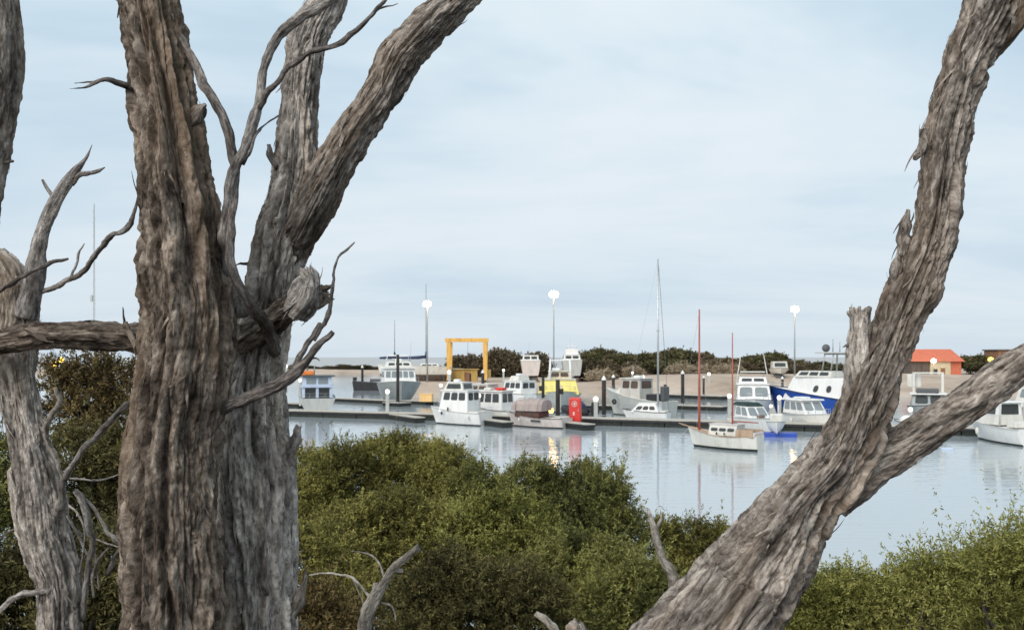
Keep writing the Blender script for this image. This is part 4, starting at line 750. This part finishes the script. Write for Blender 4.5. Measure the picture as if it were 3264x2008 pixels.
# gantry
Yg = 182; x0, x1 = PX(1430, Yg), PX(1546, Yg); zt = PZ(1078, Yg); g = 1.3
o = empty('travel_lift', 'yellow travel lift gantry standing on the hardstand', 'boat lift', ((x0+x1)/2, Yg, g)); hw = (x1-x0)/2
B().box(-hw-.7, hw+.7, -.3, .3, zt-g-.75, zt-g, .04).done('beam', 'gantry', o)
for s in (-1, 1):
    for y in (0, 5.5): B().hexa([(s*hw-.3, y-.25, .9), (s*hw+.3, y-.25, .9), (s*hw+.3, y+.25, .9), (s*hw-.3, y+.25, .9)], [(s*hw-.42, y-.3, zt-g-.755), (s*hw+.42, y-.3, zt-g-.755), (s*hw+.42, y+.3, zt-g-.755), (s*hw-.42, y+.3, zt-g-.755)], .03).done('leg', 'gantry', o)
    B().box(s*hw-.3, s*hw+.3, .32, 5.2, zt-g-.7, zt-g-.1, .03).done('side_beam', 'gantry', o); B().box(s*hw-.35, s*hw+.35, -1, 6.5, .55, .95, .03).done('axle_beam', 'gantry', o)
    for y in (-.4, 5.9):
        B().tube([(s*hw-.25, y, .45), (s*hw+.25, y, .45)], .5, 16).done('wheel', 'rubber', o)
B().box(hw+.4, hw+1.1, 1, 3, 1, 2.6, .05).done('engine_cabinet', 'gantrybase', o)
stick(o, 'lift_cable', [(.2, 0, zt-g-.8), (.2, 0, 2.2)], .03, 'darkgrey')
o = empty('equipment_shed', 'low mustard yellow shed and fence panels under the yellow gantry', 'shed', (PX(1475, 188), 188, 1.2)); B().box(-3.2, 3.0, -1.2, 1.2, 0, 2.6, .05).done('wall', 'gantrybase', o); B().box(-3.5, 3.3, -1.5, 1.5, 2.62, 2.8, .04).done('roof', 'gantrybase', o); B().box(.4, 1.5, -1.26, -1.205, .05, 2.1).done('door', 'brick', o)
# floodlights
def flood(px, ly, Y, label, r=.62):
    x = PX(px, Y); g = max(.3, far_ground(x, Y)); zt = PZ(ly, Y); o = empty('floodlight_pole', label, 'floodlight', (x, Y, g), group='tall floodlight poles'); h = zt-g
    B().tube([(0, 0, 0), (0, 0, h)], [.17, .09], 10).done('pole', 'grey', o, True)
    B().box(-.75, .75, -.12, .12, h, h+.14, .02).done('crossarm', 'grey', o)
    for s in (-1, 1): B().ball((s*.22, -.2, h+.5), r*.9, 1, .6, 1).done('lamp', 'flood', o, True)
flood(1362, 977, 178, 'left floodlight pole with lit lamp beside the yellow gantry'); flood(1765, 947, 178, 'tallest floodlight pole, lit, above the yellow boat', .72); flood(2533, 994, 178, 'right floodlight pole with lit lamp above the blue hull')
# radio mast far left
o = empty('radio_mast', 'very thin far radio mast above the horizontal branch at left', 'mast', (PX(300, 900), 900, 2)); zz = PZ(650, 900)-2
bb = B()
for a in range(3): bb.tube([(1.0*math.cos(a*2.09), 1.0*math.sin(a*2.09), 0), (.5*math.cos(a*2.09), .5*math.sin(a*2.09), zz*.8), (.2*math.cos(a*2.09), .2*math.sin(a*2.09), zz)], .22, 5)
for k in range(40): z = zz*k/40; bb.tube([(1*math.cos(k*2.09), 1*math.sin(k*2.09), z), (.9*math.cos((k+1)*2.09), .9*math.sin((k+1)*2.09), z+zz/40)], .12, 4)
bb.done('lattice', 'palegrey', o); B().box(-3.5, -1.5, -1, 1, zz*.38, zz*.42).done('antenna', 'palegrey', o)
# small white cruiser behind
o, L = boat('small_cruiser', 'small white cruiser with dark windows and roof gear, behind the four window boat', (1540, 130), (1695, 122))
hull(o, L, 3.2, 2., 1.5, 'white', tw=.9, rake=.8); house(o, 'cabin', .6, 4.6, 2.7, 1.5, 3.2, 'white', rf=.5, side=3, front=2, aft=2, v=(.45,.88), roof='white'); house(o, 'wheelhouse', 1.6, 3.6, 2, 3.29, 3.9, 'offwhite', rf=.4, tum=.85)
B().box(4.4, 5.8, -.9, .9, 1.6, 2.3, .2).done('cabin_top', 'offwhite', o); B().box(2, 2.8, -.4, .4, 3.92, 4.2, .08).done('radar', 'white', o)
o, L = boat('small_cruiser', 'low cream motor boat with brown windows left of the small white cruiser', (1440, 133), (1590, 128))
hull(o, L, 3, 1.6, 1.2, 'offwhite', tw=.9, rake=.8); house(o, 'cabin', 1, 4.8, 2.5, 1.2, 2.6, 'dirty', rf=.6, side=2, v=(.4,.85), gm='brownglass', roof='offwhite'); B().box(.2, .9, -.7, .7, 1.2, 2.1, .1).done('engine_cover', 'red', o)
# yellow boat
o, L = boat('yellow_boat', 'fishing boat with bright yellow wheelhouse and two white poles, behind the thick black piles', (1790, 104), (1775, 114))
_, top = hull(o, L, 5.2, 2.6, 1.8, 'palegrey', tw=.9, rake=.9, pm=.5, power=3, stripe=.15, rail='yellow', deck='yellow', m2='darkgrey', bilge=.22)
house(o, 'wheelhouse', 2.6, 8.2, 4.9, 2.1, 3.75, 'yellow', rf=.5, ra=.1, tum=.82, wf=4.3, front=4, side=3, v=(.42,.85), gm='yellow', roof='offwhite', over=.1, bev=.06)
house(o, 'upper_cabin', 3.2, 6.6, 2.8, 3.84, 4.7, 'cream', rf=.4, tum=.8, front=2, side=1, v=(.3,.85), gm='brownglass', roof='offwhite')
for s in (-1, 1): stick(o, 'outrigger_pole', [(7.4, s*1.25, 3.6), (7.2, s*1.12, 6.2)], [.17, .10], 'white')
stick(o, 'gantry_bar', [(7.2, -1.2, 6.0), (7.2, 1.2, 6.0)], .07, 'white'); B().box(4.2, 5.2, -.8, .1, 4.82, 5.1, .1).done('radar', 'white', o); bow_rail(o, top, L, .6, .7)
B().panel([(8.06, -1.9, 2.4), (8.06, 1.9, 2.4), (7.9, 1.7, 3.4), (7.9, -1.7, 3.4)], .38, .56, .2, .8).done('door', 'cream', o)
# black inflatable
o, L = boat('inflatable_boat', 'black inflatable boat with blue cover and covered engine behind the red cabinet', (1772, 98), (1892, 95))
pp_ = [(.1, -.85, .75), (2.4, -.9, .8), (3.4, -.5, .95), (3.8, 0, 1.05), (3.4, .5, .95), (2.4, .9, .8), (.1, .85, .75)]
B().tube(pp_, .34, 12).done('tube', 'black', o, True); B().hexa([(0, -.7, .2), (2.6, -.7, .2), (3.5, 0, .3), (2.6, .7, .2), (0, .7, .2)], [(0, -.75, .7), (2.6, -.75, .7), (3.6, 0, .8), (2.6, .75, .7), (0, .75, .7)], .04).done('hull', 'darkgrey', o)
B().hexa([(1.2, -.8, .9), (3, -.6, 1), (3, .6, 1), (1.2, .8, .9)], [(1.4, -.5, 1.55), (2.7, -.4, 1.5), (2.7, .4, 1.5), (1.4, .5, 1.55)], .08).done('cover', 'navy', o)
B().box(-.5, .15, -.3, .3, .5, 1.75, .15).done('outboard_engine', 'black', o); B().box(1.5, 2.6, -.35, .35, 1.56, 1.8, .06).done('tarpaulin', 'midblue', o)
# red cabinet
o = empty('safety_cabinet', 'tall red safety cabinet with a white ring emblem on the walkway edge', 'cabinet', (PX(1834, 84.6), 84.6, .5), R(-18)); q = 1.06; B().hexa([(-q/2, -.3, .02), (q/2, -.3, .02), (q/2, .3, .02), (-q/2, .3, .02)], [(-q/2, -.3, 2.02), (q/2, -.3, 2.02), (q/2, .3, 2.02), (-q/2, .3, 2.02)], .04).done('body', 'red', o)
B().hexa([(-q/2-.02, -.34, 2.03), (q/2+.02, -.34, 2.03), (q/2+.02, .3, 2.03), (-q/2-.02, .3, 2.03)], [(-q/2+.1, -.24, 2.2), (q/2-.1, -.24, 2.2), (q/2-.1, .25, 2.2), (-q/2+.1, .25, 2.2)], .03).done('top', 'red', o)
B().torus((0, -.325, 1.62), .23, .035, 'y').done('ring_emblem', 'pinkwhite', o); B().ball((0, -.31, 1.62), .09, 1, .3, 1).done('emblem_dot', 'white', o, True); B().panel([(-.2, -.3, .55), (.05, -.3, .55), (.05, -.3, .95), (-.2, -.3, .95)], .2, .8, .1, .9, .012).done('sign', 'pinkwhite', o); B().box(.34, .4, -.36, -.31, .9, 1.15, .01).done('handle', 'steel', o)
# added box for a lamplit hull side, lamplight painted into its colour
o = empty('lamplit_box', 'added cream orange box painted like a lamplit hull side, on the dark pontoon left of the white boat', 'added box', (PX(1359, 122), 122, .5), R(-8)); B().box(-.85, .85, -.4, .4, .02, .95, .05).done('body', 'lamplit_tan', o); B().box(-.9, .9, -.45, .45, .96, 1.08, .03).done('lid', 'lamplit_tan', o)
# dark barge far left
o = empty('work_barge', 'dark square work barge on the water beside the far white capped pile', 'barge', (PX(1165, 178), 178, 0)); B().hexa([(-2, -1.5, -.4), (4, -1.5, -.4), (4, 1.5, -.4), (-2, 1.5, -.4)], [(-2.3, -1.6, 1.8), (4.6, -1.6, 1.3), (4.6, 1.6, 1.3), (-2.3, 1.6, 1.8)], .06).done('hull', 'black', o); B().box(-2.2, -1.9, -1.5, 1.5, 1.85, 2.5, .03).done('rail_board', 'black', o); B().box(1, 3, -1, 1, 1.65, 2.2, .04).done('deck_gear', 'darkgrey', o)
# grey fishing boat
o, L = boat('grey_fishing_boat', 'pale grey fishing boat with brown wheelhouse windows and a round black fender on its bow', (1932, 104), (2135, 97.5))
_, top = hull(o, L, 3.3, 2.95, 1.7, 'palegrey', tw=.85, rake=1.2, stripe=.12, rail='offwhite', deck='offwhite', bilge=.25)
house(o, 'wheelhouse', 3.1, 6.0, 2.4, 1.9, 4.05, 'dirty', rf=.35, ra=.05, tum=.94, side=2, front=3, aft=1, v=(.52,.9), gm='brownglass', roof='offwhite', over=.18)
house(o, 'fore_cabin', 5.7, 7.4, 1.9, 2.2, 3.0, 'offwhite', rf=.9, tum=.8, wf=1.3)
B().torus((6.6, 1.28, 1.5), .2, .12, 'y').done('fender', 'black', o, True); B().box(3.8, 4.6, -.4, .4, 4.15, 4.4, .1).done('radar', 'whitecap', o)
B().box(.9, 2.4, -1.0, 1.0, 1.72, 2.45, .1).done('net_drum', 'black', o); B().box(.4, .85, -.5, .6, 1.72, 3.3, .15).done('canvas_hood', 'darkgrey', o); bow_rail(o, top, L, .4, .75); stick(o, 'antenna', [(5, 0, 4.1), (5, 0, 5.4)], .015, 'white')
# small yacht with the tall pale mast
o, L = boat('small_yacht', 'small white yacht with three cabin portlights and a very tall pale mast', (1984, 93), (2132, 91))
_, top = hull(o, L, 2.2, 1.2, .95, 'white', tw=.7, rake=.6, stripe=.1, deck='white'); house(o, 'cabin', .8, 3.7, 1.7, .95, 1.8, 'white', rf=.8, ra=.35, tum=.84, side=3, v=(.28,.72), us=(.08,.92), cr=.3, roof='white', over=.03, th=.06)
xm = 1.1; stick(o, 'mast', [(xm, 0, 1.0), (xm, 0, 16.1)], [.11, .07], 'alu'); stick(o, 'spreader', [(xm, -.7, 9), (xm, .7, 9)], .03, 'alu')
B().tube([(0.02, 0, 1.0), (xm-.02, 0, 16.0)], .022, 5).done('backstay', 'darkgrey', o); B().tube([(L-.35, 0, 1.2), (xm+.02, 0, 15.9)], .008, 5).done('forestay', 'steel', o); bow_rail(o, top, L, .5, .7)
B().box(.15, .75, -.7, .7, .95, 1.12, .04).done('cockpit_coaming', 'offwhite', o)
# red masted ketch in the foreground
o, L = boat('ketch', 'white wooden ketch with two red masts anchored in open water in front of the walkway', (2192, 66.5), (2424, 62.6))
_, top = hull(o, L, 1.9, 1.45, 1.1, 'offwhite', draft=.6, tw=.55, rake=.55, stripe=.17, sag=.26, rail='teak', deck='teak', bilge=.32, m2='antifoul', railr=.03)
house(o, 'cabin', 1.55, 3.7, 1.25, .95, 1.72, 'offwhite', rf=.12, ra=-.1, tum=.9, side=3, v=(.4,.7), us=(.05,.95), roof='pinkwhite', over=.05, th=.05, cr=.45)
B().box(.25, 1.45, -.6, .6, .95, 1.3, .04).done('cockpit_well', 'hullbrown', o); B().box(.2, 1.5, .62, .72, .95, 1.45, .03).box(.2, 1.5, -.72, -.62, .95, 1.45, .03).done('coaming', 'teak', o)
B().box(.1, .3, -.65, .65, 1.0, 1.3, .03).done('stern_seat', 'pinkwhite', o)
for x in (2.3, 2.9): B().ball((x, .82, 1.12), .07, 1, .5, 1.4).done('fender', 'black', o, True)
def ketch_mast(px, top_y, r):
    f_ = (px-2424)/(2192-2424); x = f_*L; Ym = 62.6+(66.5-62.6)*f_; z1 = PZ(top_y, Ym)
    stick(o, 'mast', [(x, 0, .9), (x, 0, 3), (x, 0, z1)], [r*1.15, r, r*.55], 'redwood'); return x, z1
x1_, z1 = ketch_mast(2231, 986, .088); x2_, z2 = ketch_mast(2338, 1060, .06)
B().tube([(L-.02, 0, 1.45), (L+.75, 0, 1.62)], [.05, .03], 8).done('bowsprit', 'teak', o, True); B().tube([(L+.7, 0, 1.6), (x1_, 0, z1-.2)], .007, 5).done('forestay', 'steel', o)
for s in (-1, 1): B().tube([(x1_-.3, s*.85, 1.1), (x1_, 0, z1*.75)], .006, 5).done('shroud', 'steel', o)
B().tube([(x2_-.05, 0, 1.95), (.1, .1, 1.95)], [.05, .04], 8).done('boom', 'redwood', o, True); B().tube([(L-.1, .1, 1.3), (L+1.2, .3, -.1)], .012, 5).done('mooring_line', 'dirty', o)
# flybridge cruiser behind ketch
o, L = boat('flybridge_cruiser', 'white flybridge cruiser with two tilted outrigger poles, bow towards us, left of the blue hull', (2408, 92), (2395, 103))
_, top = hull(o, L, 4.2, 2.2, 1.6, 'white', tw=.9, rake=1.2, pm=.5, power=3, bilge=.25); house(o, 'cabin', 2, 7.4, 3.5, 1.75, 3.5, 'white', rf=1.1, tum=.9, front=2, side=3, v=(.3,.85), gm='paleglass', roof='white', over=.15, us=(.03,.97))
house(o, 'flybridge', 1.8, 4.6, 3., 3.6, 4.25, 'white', rf=.5, tum=.9, front=2, v=(.3,.8), gm='glass'); B().box(2.2, 4.2, -1.3, 1.3, 4.75, 4.85, .03).done('bimini', 'offwhite', o)
for s in (-1, 1): stick(o, 'outrigger_pole', [(3.4, s*1.75, 3.2), (2.6, s*1.2, 6.7)], [.06, .04], 'offwhite'); stick(o, 'bimini_leg', [(2.4, s*1.2, 4.2), (2.4, s*1.2, 4.75)], .03, 'steel')
bow_rail(o, top, L, .6, .6)
# blue trawler
o, L = boat('blue_trawler', 'large fishing trawler with royal blue hull and white deckhouse with round portholes', (2446, 99), (2775, 89))
_, top = hull(o, L, 4.4, 3.35, 2.05, 'blue', tw=.85, rake=1.4, stripe=.2, rail='navy', deck='white', bilge=.22, m2='darkgrey', power=2.0, railr=.06, sp=1.0)
house(o, 'deckhouse', 1.2, 9.4, 3.6, 2.1, 4.35, 'white', rf=1.3, ra=0, tum=.92, wf=2.6, bev=.12)
hf_ = [(9.4, 1.3, 2.1), (1.2, 1.8, 2.1), (1.2, 1.66, 4.35), (8.1, 1.2, 4.35)]
for u in (.48, .69): B().panel(hf_, u-.04, u+.04, .34, .66, .02, .03, .5).done('porthole', 'glass', o)
house(o, 'wheelhouse', 3.4, 7.8, 2.9, 4.37, 5.0, 'offwhite', rf=.6, tum=.92, front=3, side=3, v=(.3,.85))
for x in (2.2, 3.6, 4.6): stick(o, 'gallows', [(x, -1.2, 4.9), (x-.2, -1., 6.7), (x-.2, 1., 6.7), (x, 1.2, 4.9)], .09, 'palegrey')
B().box(1.6, 5.4, -1.3, 1.3, 6.76, 6.9, .03).done('gear_platform', 'palegrey', o)
for x, z in ((4.2, 8.2), (3.4, 7.9), (2.4, 8.8)): stick(o, 'mast', [(x, 0, 6.8), (x, 0, z)], [.06, .03], 'grey')
B().ball((5, 0, 7.3), .4).done('radar_dome', 'darkgrey', o, True); bow_rail(o, top, L, .5, .8)
# canopy runabout
o, L = boat('runabout', 'white runabout with grey canopy and tinted windscreen between the ketch and the lamp pedestal', (2492, 75.5), (2352, 84))
_, top = hull(o, L, 2.5, 1.35, 1.05, 'white', tw=.92, rake=.9, rail='palegrey'); house(o, 'windscreen', 1.5, 4.6, 2.0, 1.15, 2.1, 'white', rf=1.1, tum=.82, front=2, side=2, v=(.2,.9), gm='paleglass', us=(.03,.97), bev=.05)
B().hexa([(.6, -.95, 2.12), (3.6, -.85, 2.12), (3.6, .85, 2.12), (.6, .95, 2.12)], [(.9, -.6, 2.42), (3.2, -.55, 2.42), (3.2, .55, 2.42), (.9, .6, 2.42)], .06).done('canopy', 'green', o)
for s in (-1, 1): stick(o, 'canopy_leg', [(.8, s*1.0, 1.1), (.9, s*.9, 2.2)], .03, 'steel')
B().box(4.5, 5.0, -.3, .3, 1.2, 1.42, .08).done('fore_hatch', 'brownwood', o); bow_rail(o, top, L, .4, .6)
# blue float with white tender
o = empty('blue_float', 'bright blue floating dock pad carrying a small white tender beside the ketch stern', 'float', (PX(2480, 74.4), 74.4, 0), R(-10)); B().box(-1.4, 1.4, -.6, .6, -.15, .34, .06).done('pad', 'midblue', o); B().box(-1.3, -1.1, -.62, -.56, .36, .5).done('cleat', 'steel', o)
o = empty('small_tender', 'small white tender standing on the blue float with its bow up', 'dinghy', (PX(2478, 74.4), 75.2, .36), R(-100)); hull(o, 2.4, 1.5, .95, .8, 'white', draft=0, tw=.8, rake=.4, stripe=.08, m2='white', rail='palegrey', deck='dirty'); B().box(.9, 1.5, -.5, .5, .8, 1.5, .12).done('console', 'offwhite', o); stick(o, 'light_pole', [(1, .2, 1.4), (1, .2, 2.2)], .03, 'white')
# white cabin runabout
o, L = boat('cabin_runabout', 'white hardtop cabin boat with grey wraparound windows in front of the blue hull', (2652, 79.5), (2506, 86.5))
_, top = hull(o, L, 2.6, 1.5, 1.15, 'white', tw=.92, rake=.9, rail='palegrey'); house(o, 'cabin', 1.2, 5.0, 2.2, 1.3, 2.5, 'white', rf=1.0, ra=.1, tum=.88, side=3, front=2, aft=1, v=(.3,.88), gm='paleglass', us=(.03,.97), roof='white', over=.22, th=.14)
B().box(2, 3.2, -.5, .5, 2.65, 2.8, .06).done('roof_hatch', 'white', o); B().box(-.35, .2, -.35, .35, .5, 1.7, .12).done('outboard_engine', 'black', o); bow_rail(o, top, L, .45, .6); fender(o, 3, -1.35, .7)
# boats in the fork of the right tree
o, L = boat('workboat', 'white workboat with a square steel roof frame seen in the fork of the right tree', (2968, 86), (2952, 95))
_, top = hull(o, L, 3.8, 1.9, 1.4, 'palegrey', tw=.9, rake=.9, pm=.5, power=3, deck='palegrey'); house(o, 'cabin', 2.4, 6.4, 3.2, 1.6, 2.75, 'grey', rf=.8, tum=.9, front=2, side=2, v=(.25,.9), gm='glass', roof='white', over=.25, th=.12)
for s in (-1, 1): B().box(3.9, 4.15, s*1.3-.12, s*1.3+.12, 2.88, 4.75, .03).done('frame_post', 'offwhite', o)
B().box(3.9, 4.15, -1.43, 1.43, 4.76, 4.9, .03).done('frame_beam', 'offwhite', o); B().box(4.3, 5.6, -1.1, .9, 2.88, 3.35, .1).done('deck_gear', 'darkgrey', o); B().box(3.2, 3.6, -1.9, -.6, 3.4, 4.7, .08).done('wind_screen', 'offwhite', o)
o, L = boat('dinghy', 'small white dinghy with a rounded cover seen beside the right trunk', (2850, 82), (2935, 79)); hull(o, L, 1.4, .9, .7, 'white', tw=.9, rake=.3, deck='offwhite'); B().ball((L*.5, 0, .8), .6, 1.4, .8, .9).done('cover', 'whitecap', o, True); B().box(-.2, .1, -.2, .2, .3, 1.1, .06).done('outboard_engine', 'darkgrey', o)
# right edge boat
o, L = boat('cabin_boat', 'white boat with open hardtop and dark wraparound screens cut by the right edge', (3088, 73.5), (3300, 66))
_, top = hull(o, L, 2.8, 1.75, 1.2, 'white', tw=.92, rake=1.3, rail='palegrey', sag=.05); house(o, 'windscreen', 2.6, 5.2, 2.2, 1.35, 2.05, 'offwhite', rf=.6, tum=.9)
house(o, 'wheelhouse', 2.7, 4.7, 2., 2.06, 3.0, 'white', rf=.35, tum=.92, side=1, front=2, aft=1, v=(.08,.9), us=(.07,.93), roof='white', over=.25, th=.1, cr=.1)
stick(o, 'targa', [(2.4, -1.05, 1.3), (2.5, -.95, 3.05), (2.5, .95, 3.05), (2.4, 1.05, 1.3)], .06, 'white'); bow_rail(o, top, L, .5, .6); B().box(1, 2, -.8, .8, 1.25, 1.7, .08).done('engine_box', 'offwhite', o); fender(o, 4.5, 1.4, .8)
o, L = boat('flybridge_cruiser', 'pale cruiser cabin just entering at the right edge behind the open hardtop boat', (3250, 92), (3420, 88)); hull(o, L, 3.4, 2, 1.5, 'palegrey', tw=.9, rake=.8); house(o, 'cabin', .8, 4.9, 2.8, 1.5, 3.6, 'offwhite', rf=.6, side=3, front=2, v=(.45,.85), gm='paleglass', roof='white')
o = empty('floating_plank', 'small pale floating plank alone on the water at right', 'plank', (PX(3018, 64), 64, 0), R(-14)); B().box(-.38, .38, -.2, .2, -.05, .13, .03).done('plank', 'skyblue', o); B().torus((.3, 0, .17), .06, .015, 'x').done('ring', 'steel', o)
# buildings on the far bank
Yb = 196; g = 2.0
o = empty('red_roofed_shed', 'cream shed with steep red roof and red end wall at the far right bank', 'shed', (PX(2964, Yb), Yb, g), R(0)); ze = PZ(1152, Yb)-g; zr = PZ(1113, Yb)-g
B().box(-1.2, 3.0, -3, 3, -.5, ze, .03).done('wall', 'cream', o); B().box(3.004, 5.3, -2.8, 3, -.5, ze, .03).done('end_wall', 'roofred', o); B().box(-5, -1.21, -2.6, 3, -.5, ze-.1, .03).done('side_wall', 'hullbrown', o)
B().hexa([(-5.4, -3.6, ze+.01), (5.8, -3.6, ze+.01), (5.8, 3.6, ze+.01), (-5.4, 3.6, ze+.01)], [(-5.0, -.1, zr), (4.4, -.1, zr), (4.4, .1, zr), (-5.0, .1, zr)], .03).done('roof', 'roofred', o); B().box(.9, 1.8, -3.06, -3.005, -.4, 2.1).done('door', 'brick', o); B().box(-.7, .2, -3.06, -3.005, .8, 1.9).done('window', 'glass', o)
o = empty('wall_lamp', 'lit lamp in front of the red roofed shed', 'lamp', (PX(2976, 190), 190, 1.8)); h = PZ(1150, 190)-1.8; stick(o, 'pole', [(0, 0, 0), (0, 0, h-.3)], .07, 'grey'); B().ball((0, 0, h), .5, 1, 1, .85).done('lamp', 'lamp', o, True)
o = empty('wall_lamp', 'yellow lamp at the corner of the brown building at right', 'lamp', (PX(3158, 190), 190, 1.8)); h = PZ(1146, 190)-1.8; stick(o, 'pole', [(0, 0, 0), (0, 0, h-.3)], .07, 'grey'); B().ball((0, 0, h), .55, 1, 1, .85).done('lamp', 'warmlamp', o, True)
o = empty('brown_building', 'brown flat roofed building behind the right branch', 'building', (PX(3230, 205), 205, 2)); z = PZ(1118, 205)-2; B().box(-5, 8, -3, 3, -.5, z, .05).done('wall', 'brick', o); B().box(-5.3, 8.3, -3.3, 3.3, z+.004, z+.3, .05).done('roof', 'hullbrown', o); B().box(-3.5, -2, -3.05, -3.01, 1, 2.2).done('window', 'glass', o)
o, L = boat('car_boat', 'small white covered boat ashore beside the blue trawler bow', (2490, 170), (2478, 174)); o.name = 'covered_dinghy'; o.location.z = far_ground(o.location.x, 172)+.6; hull(o, 4.5, 3.6, 1.2, 1.0, 'offwhite', draft=.1, tw=.9); house(o, 'cabin', .5, 3.2, 2.8, 1, 2.4, 'dirty', rf=.5, front=1, v=(.3,.8)); B().box(.4, 3, -.8, .8, -.9, -.1, .05).done('trailer', 'darkgrey', o)
# shore lamp glinting through the brown shrub
o = empty('shore_lamp', 'yellow shore lamp glinting through the brown shrub at left', 'lamp', (PX(172, 40), 40, 0)); h = PZ(1165, 40); stick(o, 'pole', [(0, 0, -2), (0, 0, h-.25)], .06, 'grey'); B().ball((0, 0, h), .17).ball((.3, 0, h+.25), .12).ball((.1, 0, h-.35), .1).done('lamp', 'warmlamp', o, True)
